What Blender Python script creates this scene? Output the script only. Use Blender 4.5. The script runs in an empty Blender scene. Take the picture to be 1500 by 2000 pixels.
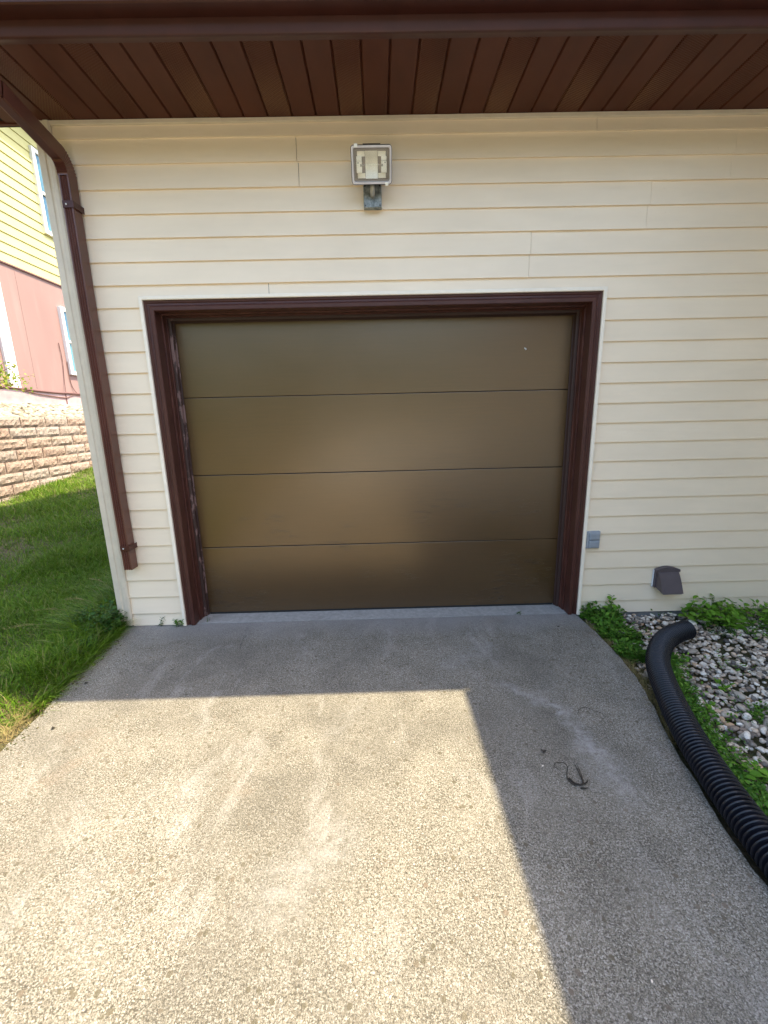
import bpy, math, random
import numpy as np
from mathutils import Vector, Matrix
R = math.radians
random.seed(7); rng = np.random.default_rng(11)
scn = bpy.context.scene
COL = scn.collection

# ------------------------------------------------------------------ camera
PITCH, YAW, ROLL = R(12.760), R(0.586), R(-1.344)
f = Vector((math.sin(YAW)*math.cos(PITCH), math.cos(YAW)*math.cos(PITCH), -math.sin(PITCH)))
r_ = Vector((math.cos(YAW), -math.sin(YAW), 0)); u_ = r_.cross(f)
r2 = math.cos(ROLL)*r_ + math.sin(ROLL)*u_; u2 = -math.sin(ROLL)*r_ + math.cos(ROLL)*u_
cam = bpy.data.cameras.new('camera'); camo = bpy.data.objects.new('camera', cam); COL.objects.link(camo)
M = Matrix((r2, u2, -f)).transposed().to_4x4(); M.translation = Vector((0, -2.8615, 1.4468))
camo.matrix_world = M
cam.sensor_fit = 'VERTICAL'; cam.sensor_height = 24.0; cam.lens = 830.2/2000*24.0
cam.clip_start = 0.02; cam.clip_end = 1000
scn.camera = camo

# ------------------------------------------------------------------ light
SUN = Vector((0.60, 0.0495, 1.0)).normalized()
EL = math.asin(SUN.z); AZ = math.atan2(SUN.x, SUN.y)
w = bpy.data.worlds.new('World'); scn.world = w; w.use_nodes = True
nt = w.node_tree
bg = nt.nodes['Background']; sk = nt.nodes.new('ShaderNodeTexSky')
sk.sky_type = 'NISHITA'; sk.sun_disc = False; sk.sun_elevation = EL; sk.sun_rotation = AZ
sk.air_density = 1.0; sk.dust_density = 2.2; sk.ozone_density = 0.6; sk.altitude = 500
wb = nt.nodes.new('ShaderNodeMix'); wb.data_type = 'RGBA'; wb.blend_type = 'MULTIPLY'; wb.inputs[0].default_value = 1.0
wb.inputs[7].default_value = (1.0, .94, .84, 1)       # camera white balance for the open shade
nt.links.new(sk.outputs[0], wb.inputs[6]); nt.links.new(wb.outputs[2], bg.inputs[0]); bg.inputs[1].default_value = 0.15
sl = bpy.data.lights.new('sun', 'SUN'); sl.energy = 2.35; sl.angle = R(0.53); sl.color = (1.0, 0.86, 0.58)
so = bpy.data.objects.new('sun', sl); COL.objects.link(so)
so.rotation_euler = SUN.to_track_quat('Z', 'Y').to_euler()
scn.view_settings.view_transform = 'Standard'; scn.view_settings.look = 'None'
scn.view_settings.exposure = 2.56; scn.view_settings.gamma = 1.0
scn.cycles.max_bounces = 8; scn.cycles.diffuse_bounces = 5
scn.cycles.use_denoising = True

# ------------------------------------------------------------------ node helpers
class G:
    def __init__(s, name):
        s.m = bpy.data.materials.new(name); s.m.use_nodes = True; s.t = s.m.node_tree
        s.b = s.t.nodes['Principled BSDF']; s.c = None
    def n(s, typ, ins=None, **kw):
        nd = s.t.nodes.new(typ)
        for k, v in kw.items(): setattr(nd, k, v)
        for k, v in (ins or {}).items(): s.set(nd.inputs[k], v)
        return nd
    def set(s, sock, v):
        if isinstance(v, bpy.types.NodeSocket): s.t.links.new(v, sock)
        elif isinstance(v, bpy.types.Node): s.t.links.new(v.outputs[0], sock)
        elif isinstance(v, (tuple, list)) and len(v) == 3 and sock.type == 'RGBA': sock.default_value = (*v, 1)
        else: sock.default_value = v
    def co(s, scale=(1, 1, 1)):
        if s.c is None: s.c = s.n('ShaderNodeNewGeometry').outputs['Position']
        if scale == (1, 1, 1): return s.c
        return s.n('ShaderNodeVectorMath', {0: s.c, 1: scale}, operation='MULTIPLY').outputs[0]
    def noise(s, scale, detail=4, rough=.55, st=(1, 1, 1), dist=0):
        return s.n('ShaderNodeTexNoise', {'Vector': s.co(st), 'Scale': scale, 'Detail': detail, 'Roughness': rough, 'Distortion': dist}).outputs[0]
    def vor(s, scale, st=(1, 1, 1), out='Distance', **kw):
        return s.n('ShaderNodeTexVoronoi', {'Vector': s.co(st), 'Scale': scale}, **kw).outputs[out]
    def ramp(s, fac, stops, interp='LINEAR'):
        nd = s.n('ShaderNodeValToRGB', {'Fac': fac}); e = nd.color_ramp; e.interpolation = interp
        while len(e.elements) < len(stops): e.elements.new(.5)
        for el, (p, c) in zip(e.elements, stops):
            el.position = p; el.color = (*(c if isinstance(c, (tuple, list)) else (c, c, c)), 1)
        return nd.outputs[0]
    def mix(s, fac, a, b, mode='MIX'):
        nd = s.n('ShaderNodeMix', data_type='RGBA', blend_type=mode)
        s.set(nd.inputs[0], fac); s.set(nd.inputs[6], a); s.set(nd.inputs[7], b)
        return nd.outputs[2]
    def math(s, op, a, b=0.0, c=0.0):
        return s.n('ShaderNodeMath', {0: a, 1: b, 2: c}, operation=op).outputs[0]
    def bump(s, h, strength=.3, dist=.002, base=None):
        nd = s.n('ShaderNodeBump', {'Height': h, 'Strength': strength, 'Distance': dist})
        if base is not None: s.set(nd.inputs['Normal'], base)
        return nd.outputs[0]
    def fin(s, col=None, rough=.6, normal=None, metal=0.0, spec=.5, **kw):
        if col is not None: s.set(s.b.inputs['Base Color'], col)
        s.set(s.b.inputs['Roughness'], rough); s.set(s.b.inputs['Metallic'], metal)
        s.set(s.b.inputs['Specular IOR Level'], spec)
        if normal is not None: s.set(s.b.inputs['Normal'], normal)
        for k, v in kw.items(): s.set(s.b.inputs[k.replace('_', ' ')], v)
        return s.m

def plain(name, col, rough=.6, metal=0.0, var=.12, scale=14, bump=.15, spec=.5):
    g = G(name); n = g.noise(scale, 5)
    lo = tuple(c*(1-var) for c in col); hi = tuple(min(1, c*(1+var)) for c in col)
    return g.fin(g.ramp(n, [(.3, lo), (.7, hi)]), rough, g.bump(g.noise(scale*12, 3), bump, .001), metal, spec)

# siding
def siding_mat(name, col, warp=1.0):
    g = G(name)
    big = g.noise(1.6, 4, st=(1, 1, 2.5)); streak = g.noise(9, 5, st=(.35, 1, 3))
    c1 = g.mix(g.ramp(big, [(.35, 0.0), (.7, 1.0)]), tuple(c*.95 for c in col), tuple(min(1, c*1.03) for c in col))
    c2 = g.mix(g.ramp(streak, [(.45, 0.0), (.8, .22)]), c1, tuple(c*.86 for c in col))
    dirt = g.ramp(g.noise(60, 3), [(.68, 0.0), (.78, .35)])
    c3 = g.mix(g.math('MULTIPLY', dirt, g.ramp(g.noise(3, 3), [(.45, 0.0), (.65, 1.0)])), c2, tuple(c*.7 for c in col))
    b1 = g.bump(g.noise(2.2, 2, st=(1, 1, .4)), .35*warp, .01)
    b2 = g.bump(g.noise(45, 5, st=(.22, 1, 2.2)), .22, .0012, b1)
    return g.fin(c3, g.ramp(streak, [(.3, .42), (.8, .6)]), b2, spec=.4)
M_SIDING = siding_mat('beige_vinyl', (.88, .745, .565))
M_TRIM = plain('beige_trim', (.66, .575, .45), .45, var=.05, bump=.05)
M_TRIM2 = plain('pale_trim', (.90, .81, .67), .45, var=.05, bump=.05)
def brown_mat(name, col, rough=.4, vent=False, spec=.4):
    g = G(name)
    n = g.noise(5, 4, st=(1, .4, 1))
    c = g.ramp(n, [(.3, tuple(x*.82 for x in col)), (.7, tuple(x*1.15 for x in col))])
    dust = g.ramp(g.noise(220, 2), [(.70, 0.0), (.76, .30)])
    c = g.mix(dust, c, (.16, .12, .09))
    nm = g.bump(g.noise(3, 2), .2, .006)
    if vent:
        sep = g.n('ShaderNodeSeparateXYZ', {0: g.co()})
        sx = g.math('SINE', g.math('MULTIPLY', sep.outputs[0], 2*math.pi/.0125))
        sy = g.math('SINE', g.math('ADD', g.math('MULTIPLY', sep.outputs[1], 2*math.pi/.0105), g.math('MULTIPLY', sep.outputs[0], 251.3)))
        pr = g.math('MULTIPLY', sx, sy)
        hole = g.ramp(pr, [(.45, 0.0), (.6, 1.0)])
        glint_mask = g.math('MULTIPLY', g.ramp(g.noise(1.9, 2, st=(1, .5, 1)), [(.40, 0.0), (.62, 1.0)]), g.ramp(g.math('ADD', sep.outputs[1], 1.0), [(.60, .0), (.86, 1.0)]))
        c = g.mix(g.math('MULTIPLY', hole, glint_mask), c, (.40, .24, .12))  # golden flecks painted in the perforations as light showing through, stronger near wall
        nm = g.bump(pr, .6, .002, nm)
    return g.fin(c, rough, nm, spec=spec)
BR = (.084, .027, .0155)
M_BROWN = brown_mat('brown_aluminium', BR, .5, spec=.18)
M_VENT = brown_mat('perforated_brown_aluminium', (.084, .0275, .0155), .5, True, .15)
M_FASCIA = brown_mat('brown_fascia_metal', (.062, .019, .014), .38, spec=.3)
M_DSPOUT = brown_mat('brown_downspout_metal', (.105, .038, .027), .30, spec=.5)
M_CASING = brown_mat('brown_casing_metal', (.070, .025, .019), .42, spec=.35)
# painted wood jamb with worn patches
g = G('worn_brown_wood')
nz = g.noise(26, 6, st=(1, 1, .25))
c = g.ramp(nz, [(.3, (.045, .014, .011)), (.6, (.085, .028, .020)), (.8, (.13, .06, .045))])
M_JAMB = g.fin(c, .5, g.bump(g.noise(60, 5, st=(1, 1, .12)), .4, .002), spec=.35)
g = G('peeling_stop_paint')
nz = g.noise(16, 8, .7, st=(1, 1, .35))
sep = g.n('ShaderNodeSeparateXYZ', {0: g.co()})
side = g.ramp(g.math('SUBTRACT', g.math('MULTIPLY', sep.outputs[0], -1.0), 1.0), [(.28, 0.0), (.295, 1.0)])
c = g.mix(g.math('MULTIPLY', g.ramp(nz, [(.52, 0.0), (.54, 1.0)]), side), (.035, .014, .011), (.17, .10, .09))
M_STOP = g.fin(c, .6, g.bump(nz, .5, .003))
# garage door paint
g = G('olive_brown_door_paint')
n1 = g.noise(1.1, 3); n2 = g.noise(60, 6, st=(.08, 1, 1.4))
c = g.ramp(n1, [(.3, (.046, .026, .010)), (.7, (.058, .034, .013))])
c = g.mix(g.ramp(n2, [(.35, .6), (.62, 0.0)]), c, (.036, .024, .010))
flake = g.noise(34, 8, .75, st=(.22, 1, 1.6))
zlow = g.ramp(g.n('ShaderNodeSeparateXYZ', {0: g.co()}).outputs[2], [(.55, 1.0), (1.0, 0.0)])
msk = g.math('MULTIPLY', g.math('MULTIPLY', zlow, g.ramp(flake, [(.56, 0.0), (.60, 1.0)])), g.ramp(g.noise(2.0, 2, st=(1, 1, 1.6)), [(.50, 0.0), (.62, 1.0)]))
c = g.mix(g.math('MULTIPLY', msk, .8), c, (.020, .013, .006))
b1 = g.bump(g.noise(1.7, 2), .25, .02)
b2 = g.bump(n2, .28, .002, b1)
b3 = g.bump(msk, .8, .003, b2)
rg = g.ramp(g.noise(3.0, 3), [(.3, .30), (.7, .38)])
M_DOOR = g.fin(c, rg, b3, spec=.5, IOR=1.9, Coat_Weight=.85, Coat_IOR=1.72, Coat_Roughness=.26, Coat_Tint=(1.0, .84, .64, 1.0), Specular_Tint=(1.0, .80, .54, 1.0))
M_BLACK = plain('black_rubber', (.012, .012, .012), .6)
M_DARK = plain('dark_void', (.01, .008, .007), .9)

# exposed aggregate concrete
g = G('exposed_aggregate_concrete')
cell = g.n('ShaderNodeTexVoronoi', {'Vector': g.co(), 'Scale': 165.0}, feature='F1')
cv = g.n('ShaderNodeSeparateColor', {0: cell.outputs['Color']})
edge = g.n('ShaderNodeTexVoronoi', {'Vector': g.co(), 'Scale': 165.0}, feature='DISTANCE_TO_EDGE').outputs[0]
fine = g.noise(320, 3, .7); mid = g.noise(150, 4, .74)
stone = g.ramp(cv.outputs[0], [(0.0, (.24, .205, .155)), (.3, (.33, .29, .225)), (.6, (.44, .395, .315)), (.85, (.54, .49, .41)), (1.0, (.64, .59, .50))])
c = g.mix(g.ramp(edge, [(.02, .8), (.12, 0.0)]), stone, (.33, .29, .225))
big = g.noise(5.5, 4)
thr = g.math('ADD', mid, g.math('MULTIPLY', g.math('SUBTRACT', big, .5), .22))
c = g.mix(g.ramp(thr, [(.43, .95), (.485, 0.0)]), c, (.105, .092, .067))
c = g.mix(g.ramp(fine, [(.41, .9), (.48, 0.0)]), c, (.105, .094, .072))
c = g.mix(g.ramp(g.noise(190, 2), [(.58, 0.0), (.66, .7)]), c, (.70, .65, .55))
peb = g.n('ShaderNodeTexVoronoi', {'Vector': g.co(), 'Scale': 26.0}, feature='F1')
pc = g.n('ShaderNodeSeparateColor', {0: peb.outputs['Color']})
pm = g.math('MULTIPLY', g.ramp(g.math('ADD', peb.outputs['Distance'], g.math('MULTIPLY', g.noise(75, 3), .24)), [(.30, 1.0), (.35, 0.0)]), g.ramp(pc.outputs[1], [(.52, 0.0), (.54, 1.0)]))
c = g.mix(g.math('MULTIPLY', pm, .82), c, g.ramp(pc.outputs[0], [(.0, (.13, .11, .065)), (.6, (.17, .14, .09)), (1.0, (.24, .18, .13))]))
blot = g.noise(1.3, 5, .6, dist=.6)
c = g.mix(g.ramp(blot, [(.38, .40), (.55, 0.0)]), c, (.15, .135, .11))
whit = g.noise(2.9, 8, .72, st=(1.5, .6, 1), dist=.5)
c = g.mix(g.math('MULTIPLY', g.ramp(whit, [(.56, 0.0), (.70, .55)]), g.ramp(mid, [(.38, .25), (.6, 1.0)])), c, (.66, .62, .56))
def streak(ax, ay, bx, by, wd, amt):
    # a worn, chalky scuff on the slab between two points
    L2 = (bx-ax)**2+(by-ay)**2
    pp = g.n('ShaderNodeSeparateXYZ', {0: g.co()})
    wob = g.math('MULTIPLY', g.math('SUBTRACT', g.noise(7, 4), .5), .16)
    dx = g.math('ADD', g.math('SUBTRACT', pp.outputs[0], ax), wob); dy = g.math('ADD', g.math('SUBTRACT', pp.outputs[1], ay), wob)
    t = g.n('ShaderNodeMath', {0: g.math('DIVIDE', g.math('ADD', g.math('MULTIPLY', dx, bx-ax), g.math('MULTIPLY', dy, by-ay)), L2), 1: 0.0}, operation='ADD', use_clamp=True).outputs[0]
    ex = g.math('SUBTRACT', dx, g.math('MULTIPLY', t, bx-ax)); ey = g.math('SUBTRACT', dy, g.math('MULTIPLY', t, by-ay))
    d = g.math('SQRT', g.math('ADD', g.math('MULTIPLY', ex, ex), g.math('MULTIPLY', ey, ey)))
    m = g.ramp(g.math('DIVIDE', d, wd), [(0.0, amt), (.5, amt*.5), (1.0, 0.0)])
    return g.math('MULTIPLY', m, g.ramp(g.noise(26, 5, .7), [(.38, .1), (.6, 1.0)]))
for a_ in ((.64, -.82, .87, -1.02, .07, .5), (.87, -1.02, .90, -1.30, .06, .6), (.90, -1.30, .93, -1.50, .11, .55), (-.93, -.83, -.89, -1.10, .05, .35), (-.11, -.93, -.26, -1.16, .09, .15),
           (-.17, -1.66, -.36, -1.82, .13, .38), (.38, -.63, .68, -.42, .10, .3), (-1.2, -1.5, -.9, -1.9, .10, .15)):
    c = g.mix(streak(*a_), c, (.56, .535, .50))
c = g.mix(streak(-.961, -.01, -.925, -.36, .006, .9), c, (.05, .045, .04))
rust = g.noise(1.9, 4, .6, dist=.4)
c = g.mix(g.math('MULTIPLY', g.ramp(rust, [(.63, 0.0), (.73, .24)]), g.ramp(fine, [(.4, 0.0), (.6, 1.0)])), c, (.45, .22, .11))
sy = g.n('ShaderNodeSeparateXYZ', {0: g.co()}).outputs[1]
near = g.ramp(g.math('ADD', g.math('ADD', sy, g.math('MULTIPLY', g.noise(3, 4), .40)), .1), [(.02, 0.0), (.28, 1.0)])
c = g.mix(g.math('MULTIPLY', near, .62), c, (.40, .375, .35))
hh = g.math('ADD', g.math('MULTIPLY', edge, 1.2), g.math('MULTIPLY', mid, .6))
c = g.mix(1.0, c, (.64, .655, .69), 'MULTIPLY')
nb = g.bump(hh, .8, .004)
nb = g.bump(pm, .35, .002, nb)
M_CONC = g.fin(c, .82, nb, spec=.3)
g = G('pale_bounce_concrete')
M_PALE = g.fin(g.ramp(g.noise(3, 6), [(.3, (.46, .44, .40)), (.7, (.56, .54, .49))]), .9, g.bump(g.noise(90, 4), .3, .003))
g = G('smooth_sill_concrete')
c = g.ramp(g.noise(30, 7, .7), [(.3, (.21, .205, .195)), (.7, (.34, .33, .315))])
c = g.mix(g.ramp(g.noise(5, 4), [(.55, 0.0), (.7, .5)]), c, (.16, .15, .14))
M_SILL = g.fin(c, .85, g.bump(g.noise(140, 4), .4, .002))
g = G('soil')
n1 = g.noise(2.5, 5); n2 = g.noise(70, 6, .7)
c = g.mix(g.ramp(n1, [(.4, 0.0), (.65, 1.0)]), (.075, .06, .03), (.05, .065, .02))
c = g.mix(g.ramp(n2, [(.45, 0.0), (.7, .7)]), c, (.22, .15, .09))
M_SOIL = g.fin(c, .95, g.bump(n2, .8, .01))

def leafy(name, stops, rough=.45, trans=.25):
    g = G(name)
    rnd = g.n('ShaderNodeNewGeometry').outputs['Random Per Island']
    c = g.ramp(rnd, stops)
    c = g.mix(g.ramp(g.noise(2.2, 3), [(.35, .30), (.65, 0.0)]), c, tuple(x*.6 for x in stops[0][1]))
    m = g.fin(c, rough, spec=.15)
    tr = g.n('ShaderNodeBsdfTranslucent', {0: g.mix(.5, c, (.25, .40, .05))})
    mx = g.n('ShaderNodeMixShader', {0: trans, 1: g.b.outputs[0], 2: tr.outputs[0]})
    g.t.links.new(mx.outputs[0], g.t.nodes['Material Output'].inputs[0])
    return m
M_GRASS = leafy('grass_blades', [(0, (.055, .125, .008)), (.5, (.10, .20, .012)), (.85, (.18, .29, .02)), (.97, (.30, .27, .11))])
M_STRAW = leafy('dry_straw', [(0, (.24, .17, .075)), (.6, (.36, .28, .13)), (1, (.16, .16, .05))])
M_WEED = leafy('weed_leaves', [(0, (.04, .115, .012)), (.5, (.075, .19, .02)), (.85, (.13, .28, .035)), (1, (.20, .36, .05))])
M_WEEDDARK = leafy('dark_weed_leaves', [(0, (.022, .065, .014)), (.6, (.04, .11, .02)), (.9, (.08, .17, .03)), (1, (.14, .24, .05))])
M_BIGLEAF = leafy('bright_leaves', [(0, (.09, .22, .02)), (.5, (.16, .34, .03)), (1, (.26, .44, .06))])
M_SHRUB = leafy('yellow_green_leaves', [(0, (.14, .22, .03)), (.5, (.24, .30, .05)), (.85, (.42, .36, .08)), (1, (.12, .05, .03))], trans=.35)
M_STEM = plain('green_stem', (.10, .14, .04), .6)
M_BARK = plain('brown_stem', (.10, .065, .035), .8)
M_TWIG = plain('dry_twig', (.022, .016, .011), .8)
g = G('river_stone')
rnd = g.n('ShaderNodeNewGeometry').outputs['Random Per Island']
c = g.ramp(rnd, [(0, (.05, .045, .045)), (.12, (.14, .12, .105)), (.22, (.34, .285, .23)), (.36, (.55, .47, .38)), (.46, (.33, .24, .18)), (.56, (.66, .58, .49)), (.76, (.82, .75, .65)), (.93, (.58, .37, .22)), (1, (.92, .88, .80))])
c = g.mix(g.ramp(g.noise(120, 5, .7), [(.45, 0.0), (.7, .45)]), c, (.20, .17, .14))
M_STONE = g.fin(c, .6, g.bump(g.noise(90, 4), .4, .002), spec=.4)
g = G('black_corrugated_plastic')
c = g.ramp(g.noise(12, 4), [(.3, (.0045, .005, .009)), (.7, (.008, .009, .015))])
c = g.mix(g.ramp(g.noise(90, 4), [(.62, 0.0), (.75, .25)]), c, (.09, .075, .06))
M_HOSE = g.fin(c, .30, spec=.4)
g = G('yellow_lap_siding')
c = g.ramp(g.noise(1.5, 3), [(.3, (.42, .385, .15)), (.7, (.47, .43, .18))])
M_YELLOW = g.fin(c, .6)
g = G('pink_stucco')
c = g.ramp(g.noise(.7, 5, st=(1, 1, .4)), [(.3, (.195, .118, .112)), (.7, (.23, .145, .138))])
c = g.mix(g.ramp(g.noise(2, 4, st=(1, 2.5, .3)), [(.55, 0.0), (.75, .3)]), c, (.31, .20, .19))
M_PINK = g.fin(c, .85, g.bump(g.noise(120, 4), .3, .003))
g = G('mottled_pink_ledge')
c = g.ramp(g.noise(2.6, 4), [(.38, (.24, .18, .19)), (.55, (.34, .24, .24)), (.7, (.28, .17, .17))])
M_LEDGE = g.fin(c, .7, g.bump(g.noise(4, 3), .5, .03))
M_WHITE = plain('white_vinyl', (.66, .67, .68), .4, var=.03, bump=.03)
g = G('window_glass')
M_GLASS = g.fin(g.ramp(g.noise(.9, 2), [(.4, (.03, .085, .14)), (.6, (.06, .16, .20))]), .08, spec=.45)
# split face block: colour per block through a brick pattern across the wall
g = G('split_face_block')
sp = g.n('ShaderNodeSeparateXYZ', {0: g.co()})
rnd = g.n('ShaderNodeNewGeometry').outputs['Random Per Island']
c = g.ramp(rnd, [(0, (.40, .285, .235)), (.35, (.42, .32, .27)), (.6, (.39, .33, .30)), (.8, (.42, .29, .23)), (1, (.41, .35, .32))])
rk = g.noise(34, 8, .75, dist=.8)
c = g.mix(g.ramp(rk, [(.40, .7), (.50, 0.0)]), c, (.10, .075, .06))
c = g.mix(g.ramp(g.noise(7, 5), [(.55, 0.0), (.7, .5)]), c, (.36, .30, .245))
M_BLOCK = g.fin(c, .95, g.bump(rk, 1.0, .05))
M_BULB = plain('white_ceramic', (.90, .88, .80), .4, var=.04)
g = G('reflector_metal')
M_REFL = g.fin(g.ramp(g.noise(30, 3, st=(1, .2, .2)), [(.3, (.80, .78, .70)), (.7, (.90, .88, .80))]), .45, metal=.15)
g = G('galvanised_metal')
c = g.ramp(g.noise(42, 5, .7), [(.35, (.10, .115, .11)), (.5, (.23, .25, .24)), (.68, (.40, .42, .40))])
M_GALV = g.fin(c, .5, metal=.35)
M_BRONZE = plain('dark_bronze_paint', (.03, .022, .018), .45)
M_LAMPRIM = plain('pale_lamp_rim', (.66, .61, .60), .4)
M_LAMPPAN = plain('dull_steel', (.20, .18, .18), .4, metal=.3)
M_KNUCKLE = plain('cast_zinc', (.36, .35, .32), .4, metal=.5)
M_GREYPL = plain('grey_plastic', (.30, .33, .37), .45, var=.06)
M_HOOD = plain('faded_brown_plastic', (.085, .068, .075), .5, var=.1)
M_ROOF = plain('asphalt_shingle', (.06, .05, .045), .95, var=.3, scale=40, bump=.8)
M_CABLE = plain('dark_cable', (.10, .04, .035), .6)
M_FOUND = plain('grey_foundation', (.25, .25, .25), .9, var=.2, bump=.6)
g = G('clear_lamp_glass')
gl = g.n('ShaderNodeBsdfGlossy', {'Color': (1, 1, 1), 'Roughness': .03}); tp = g.n('ShaderNodeBsdfTransparent', {0: (.97, .97, .95)})
mx = g.n('ShaderNodeMixShader', {0: .08, 1: tp.outputs[0], 2: gl.outputs[0]})
g.t.links.new(mx.outputs[0], g.t.nodes['Material Output'].inputs[0]); M_CLEAR = g.m

# ------------------------------------------------------------------ mesh helpers
def tag(o, label=None, cat=None, group=None, kind=None):
    for k, v in (('label', label), ('category', cat), ('group', group), ('kind', kind)):
        if v: o[k] = v
    return o
def empty(name, loc, label, cat, group=None, kind=None):
    o = bpy.data.objects.new(name, None); o.empty_display_size = .1
    COL.objects.link(o); o.location = loc
    return tag(o, label, cat, group, kind)
def origin(o):
    p = Vector((0, 0, 0))
    while o is not None: p += o.location; o = o.parent
    return p
class MB:
    def __init__(s): s.v = []; s.f = []
    def add(s, vs, fs, m=None):
        k = len(s.v)
        s.v += [tuple(m @ Vector(v)) if m is not None else tuple(v) for v in vs]
        s.f += [tuple(i+k for i in q) for q in fs]; return s
    def box(s, a, b, m=None):
        x0, y0, z0 = a; x1, y1, z1 = b
        return s.add([(x0,y0,z0),(x1,y0,z0),(x1,y1,z0),(x0,y1,z0),(x0,y0,z1),(x1,y0,z1),(x1,y1,z1),(x0,y1,z1)],
                     [(0,3,2,1),(4,5,6,7),(0,1,5,4),(1,2,6,5),(2,3,7,6),(3,0,4,7)], m)
    def prism(s, prof, axis, a, b, m=None):
        n = len(prof)
        def P(p, t): return {'x': (t, p[0], p[1]), 'y': (p[0], t, p[1]), 'z': (p[0], p[1], t)}[axis]
        return s.add([P(p, a) for p in prof]+[P(p, b) for p in prof],
                     [tuple(range(n))[::-1], tuple(range(n, 2*n))]+[(i, (i+1) % n, (i+1) % n+n, i+n) for i in range(n)], m)
    def sweep(s, stations, cap=True):
        n = len(stations[0]); k = len(stations)
        vs = [p for st in stations for p in st]
        fs = [(j*n+i, j*n+(i+1) % n, (j+1)*n+(i+1) % n, (j+1)*n+i) for j in range(k-1) for i in range(n)]
        if cap: fs += [tuple(range(n))[::-1], tuple((k-1)*n+i for i in range(n))]
        return s.add(vs, fs)
    def tube(s, pts, rad, n=6, cap=True):
        pts = [Vector(p) for p in pts]; st = []
        rads = rad if isinstance(rad, (list, tuple)) else [rad]*len(pts)
        up = Vector((0, 0, 1))
        for i, p in enumerate(pts):
            d = (pts[min(i+1, len(pts)-1)]-pts[max(i-1, 0)]).normalized()
            a = d.cross(up)
            if a.length < .05: a = d.cross(Vector((1, 0, 0)))
            a.normalize(); b = a.cross(d)
            st.append([tuple(p+rads[i]*(math.cos(t)*a+math.sin(t)*b)) for t in [2*math.pi*q/n for q in range(n)]])
        return s.sweep(st, cap)
    def build(s, name, mat, parent=None, smooth=False, bevel=0, kind=None, ang=40, segs=2):
        off = origin(parent) if parent else Vector((0, 0, 0))
        me = bpy.data.meshes.new(name)
        me.from_pydata([(v[0]-off.x, v[1]-off.y, v[2]-off.z) for v in s.v], [], s.f)
        me.validate(); me.update()
        import bmesh
        bm = bmesh.new(); bm.from_mesh(me); bmesh.ops.recalc_face_normals(bm, faces=bm.faces); bm.to_mesh(me); bm.free()
        me.materials.append(mat)
        o = bpy.data.objects.new(name, me); COL.objects.link(o)
        if parent: o.parent = parent
        if smooth:
            me.polygons.foreach_set('use_smooth', [True]*len(me.polygons))
            if ang < 180:
                me.set_sharp_from_angle(angle=R(ang))
        if bevel:
            b = o.modifiers.new('bevel', 'BEVEL'); b.width = bevel; b.segments = segs; b.limit_method = 'ANGLE'; b.angle_limit = R(35)
        if kind: o['kind'] = kind
        return o
def np_mesh(name, V, loops, starts, totals, mat, parent=None, smooth=False, kind=None):
    off = origin(parent) if parent else Vector((0, 0, 0))
    me = bpy.data.meshes.new(name); V = np.asarray(V, dtype=np.float32)-np.array(off, dtype=np.float32)
    me.vertices.add(len(V)); me.vertices.foreach_set('co', V.ravel())
    me.loops.add(len(loops)); me.loops.foreach_set('vertex_index', np.asarray(loops, dtype=np.int32))
    me.polygons.add(len(starts)); me.polygons.foreach_set('loop_start', np.asarray(starts, dtype=np.int32))
    me.polygons.foreach_set('loop_total', np.asarray(totals, dtype=np.int32))
    if smooth: me.polygons.foreach_set('use_smooth', np.ones(len(starts), dtype=bool))
    me.update(calc_edges=True); me.materials.append(mat)
    o = bpy.data.objects.new(name, me); COL.objects.link(o)
    if parent: o.parent = parent
    if kind: o['kind'] = kind
    return o
def blades(name, P, h, wd, lean, mat, az=None, parent=None, kind=None, curl=1.0):
    """curved tapering blades: P (n,3) roots, h heights, wd widths, lean horizontal reach as fraction of h"""
    n = len(P); az = rng.uniform(0, 2*np.pi, n) if az is None else az
    d = np.stack([np.cos(az), np.sin(az), np.zeros(n)], 1)
    tw = az+np.pi/2+rng.normal(0, .5, n); s = np.stack([np.cos(tw), np.sin(tw), np.zeros(n)], 1)
    V = np.zeros((n, 7, 3)); z = np.array([0, 0, 1.0])
    for k, (t, ww) in enumerate(((0, 1), (.4, .9), (.75, .6))):
        c = P+d*(lean*h*t**(1.6*curl))[:, None]+z*(h*(t-.25*np.minimum(lean, 1.4)*t**2))[:, None]
        V[:, 2*k] = c-s*(wd*ww/2)[:, None]; V[:, 2*k+1] = c+s*(wd*ww/2)[:, None]
    V[:, 6] = P+d*(lean*h)[:, None]+z*(h*(1-.30*np.minimum(lean, 1.6)))[:, None]
    base = np.arange(n)[:, None]*7
    L = np.concatenate([base+np.array([0, 1, 3, 2]), base+np.array([2, 3, 5, 4]), base+np.array([4, 5, 6])], 1)
    tot = np.tile([4, 4, 3], n); st = np.concatenate([[0], np.cumsum(tot)[:-1]])
    return np_mesh(name, V.reshape(-1, 3), L.ravel(), st, tot, mat, parent, kind=kind)
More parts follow.
